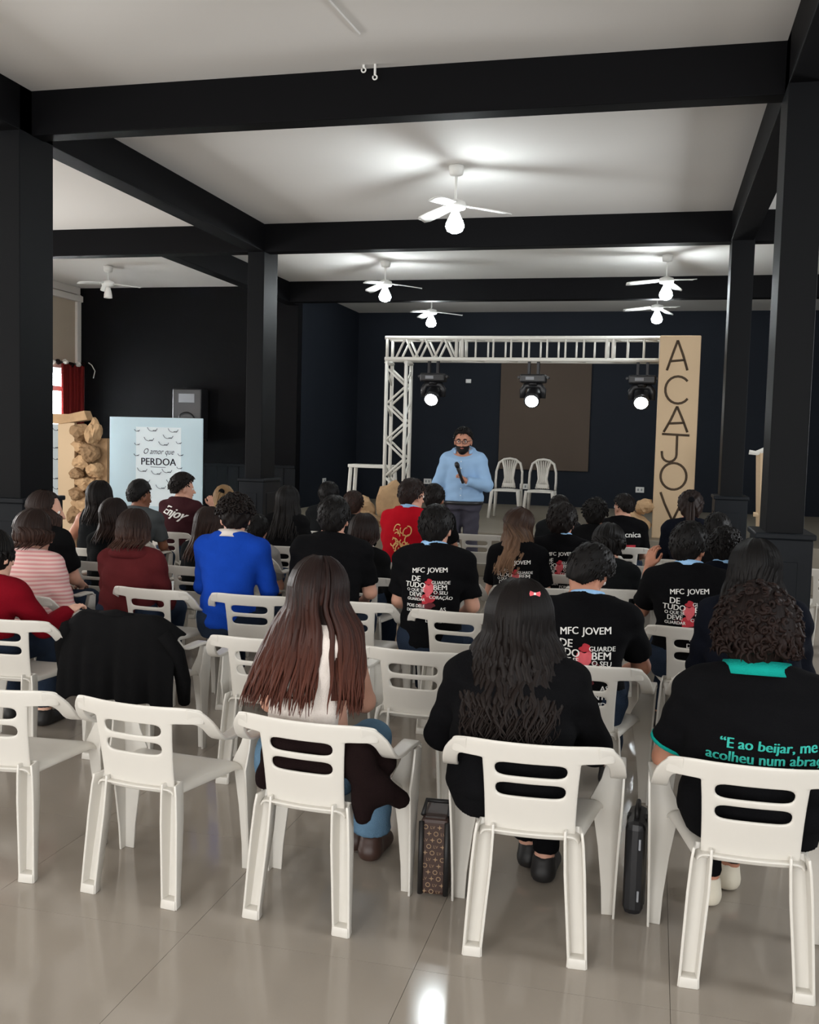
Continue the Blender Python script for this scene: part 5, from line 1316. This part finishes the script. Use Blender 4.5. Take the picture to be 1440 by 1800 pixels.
bl.add(v, f).build('belt', 'black_plastic', I['root'], True)
def front_y(px, pz):
    hit = I['bvh'].ray_cast(Vector((px, .9, pz)), Vector((0, -1, 0))); return hit[0].y if hit[0] is not None else I['L']
zs_ = np.linspace(I['shz']-.03, I['hz'], 24)
v = [(sx, front_y(sx, z)+.003, z) for z in zs_ for sx in (-.016, .016)]
MB().add(v, [(2*k, 2*k+1, 2*k+3, 2*k+2) for k in range(23)]).build('placket', 'shirt_blue', I['root'], fixn=False)
for z in np.linspace(I['shz']-.08, I['hz']+.05, 6):
    b_ = MB().lathe([(.001, 0), (.006, 0), (.006, .003), (.001, .004)], n=10).build('button', 'paper_white', I['root']); b_.location = (0, front_y(0, z)+.003, z); b_.rotation_euler = (rad(-90), 0, 0)
# microphone held at the chest
w = I['Wr'][0]; hd = np.array([.55, .35, .75]); hd /= np.linalg.norm(hd); base_ = w+hd*.085+np.array([.0, .03, -.0])
mw = I['root'].matrix_basis
def to_world(q): return mw @ Vector(q)
b0 = Vector(to_world(base_)); axis = Vector((-.28, -.35, .95)).normalized()
mic = empty('microphone', b0, 0, 'dark handheld microphone in the speaker\'s hand', 'microphone'); mic.rotation_euler = axis.to_track_quat('Z', 'Y').to_euler()
MB().lathe([(.012, -.10), (.016, -.09), (.017, .02), (.022, .08), (.020, .085)], n=16).build('handle', 'black_plastic', mic, True)
MB().lathe([(.018, .085), (.026, .10), (.027, .125), (.018, .148), (.003, .155)], n=16).build('grille', 'black_metal', mic, True)
# ------------------------------------------------------------------ bags on the floor
p = at_z(757, 1578, 0)
BG = empty('monogram_bag', (p[0], p[1]+.10, 0), rad(4), 'dark brown monogrammed bag on the floor beside the auburn-haired girl', 'bag')
MB().box(-.052, .052, -.10, .10, .01, .30).build('body', 'monogram_brown', BG, bevel=.014)
for s in (-1, 1): MB().tube([(s*.048, -.102, .015), (s*.048, -.104, .29)], .010, 8).build('edge_piping', 'shoe_black', BG, True)
MB().tube([(-.05, -.06, .30), (-.045, 0, .335), (.045, 0, .335), (.05, -.06, .30)], .009, 8).build('handle', 'shoe_black', BG, True)
mo = MB()
for r_ in range(11):
    for c in range(3):
        x_, z_ = -.026+c*.026+(.013 if r_ % 2 else 0)-.006, .025+r_*.0245
        if abs(x_) > .036: continue
        k = (r_+c) % 3
        if k == 0:
            pts = [(x_+(.010 if q % 2 == 0 else .0032)*math.cos(q*math.pi/4), z_+(.010 if q % 2 == 0 else .0032)*math.sin(q*math.pi/4)) for q in range(8)]; mo.prism(pts, -.1016, -.1003)
        elif k == 1:
            for q in range(12):
                a0, a1 = q*math.pi/6, (q+1)*math.pi/6; mo.prism([(x_+.009*math.cos(a0), z_+.009*math.sin(a0)), (x_+.009*math.cos(a1), z_+.009*math.sin(a1)), (x_+.0065*math.cos(a1), z_+.0065*math.sin(a1)), (x_+.0065*math.cos(a0), z_+.0065*math.sin(a0))], -.1016, -.1003)
        else:
            v, f = text2d('LV'); mo.add([(x_+.016*a, -.1014, z_-.006+.016*b) for a, b in v], f)
mo.build('monogram', 'monogram_tan', BG, fixn=False)
p = at_z(1113, 1618, 0)
BC = empty('black_case', (p[0], p[1]+.11, 0), rad(-3), 'glossy black case standing on the floor between two front row chairs', 'case')
MB().box(-.036, .036, -.11, .11, .012, .355).build('shell', 'black_plastic', BC, bevel=.026)
MB().box(-.037, .037, -.02, .02, .02, .35).build('seam', 'shoe_black', BC, bevel=.004)
for z in (.28, .09): MB().box(.014, .022, -.114, -.106, z-.02, z+.02).build('latch', 'grey_print', BC, bevel=.002)
MB().tube([(0, -.05, .35), (0, -.045, .385), (0, .045, .385), (0, .05, .35)], .009, 8).build('handle', 'shoe_black', BC, True)
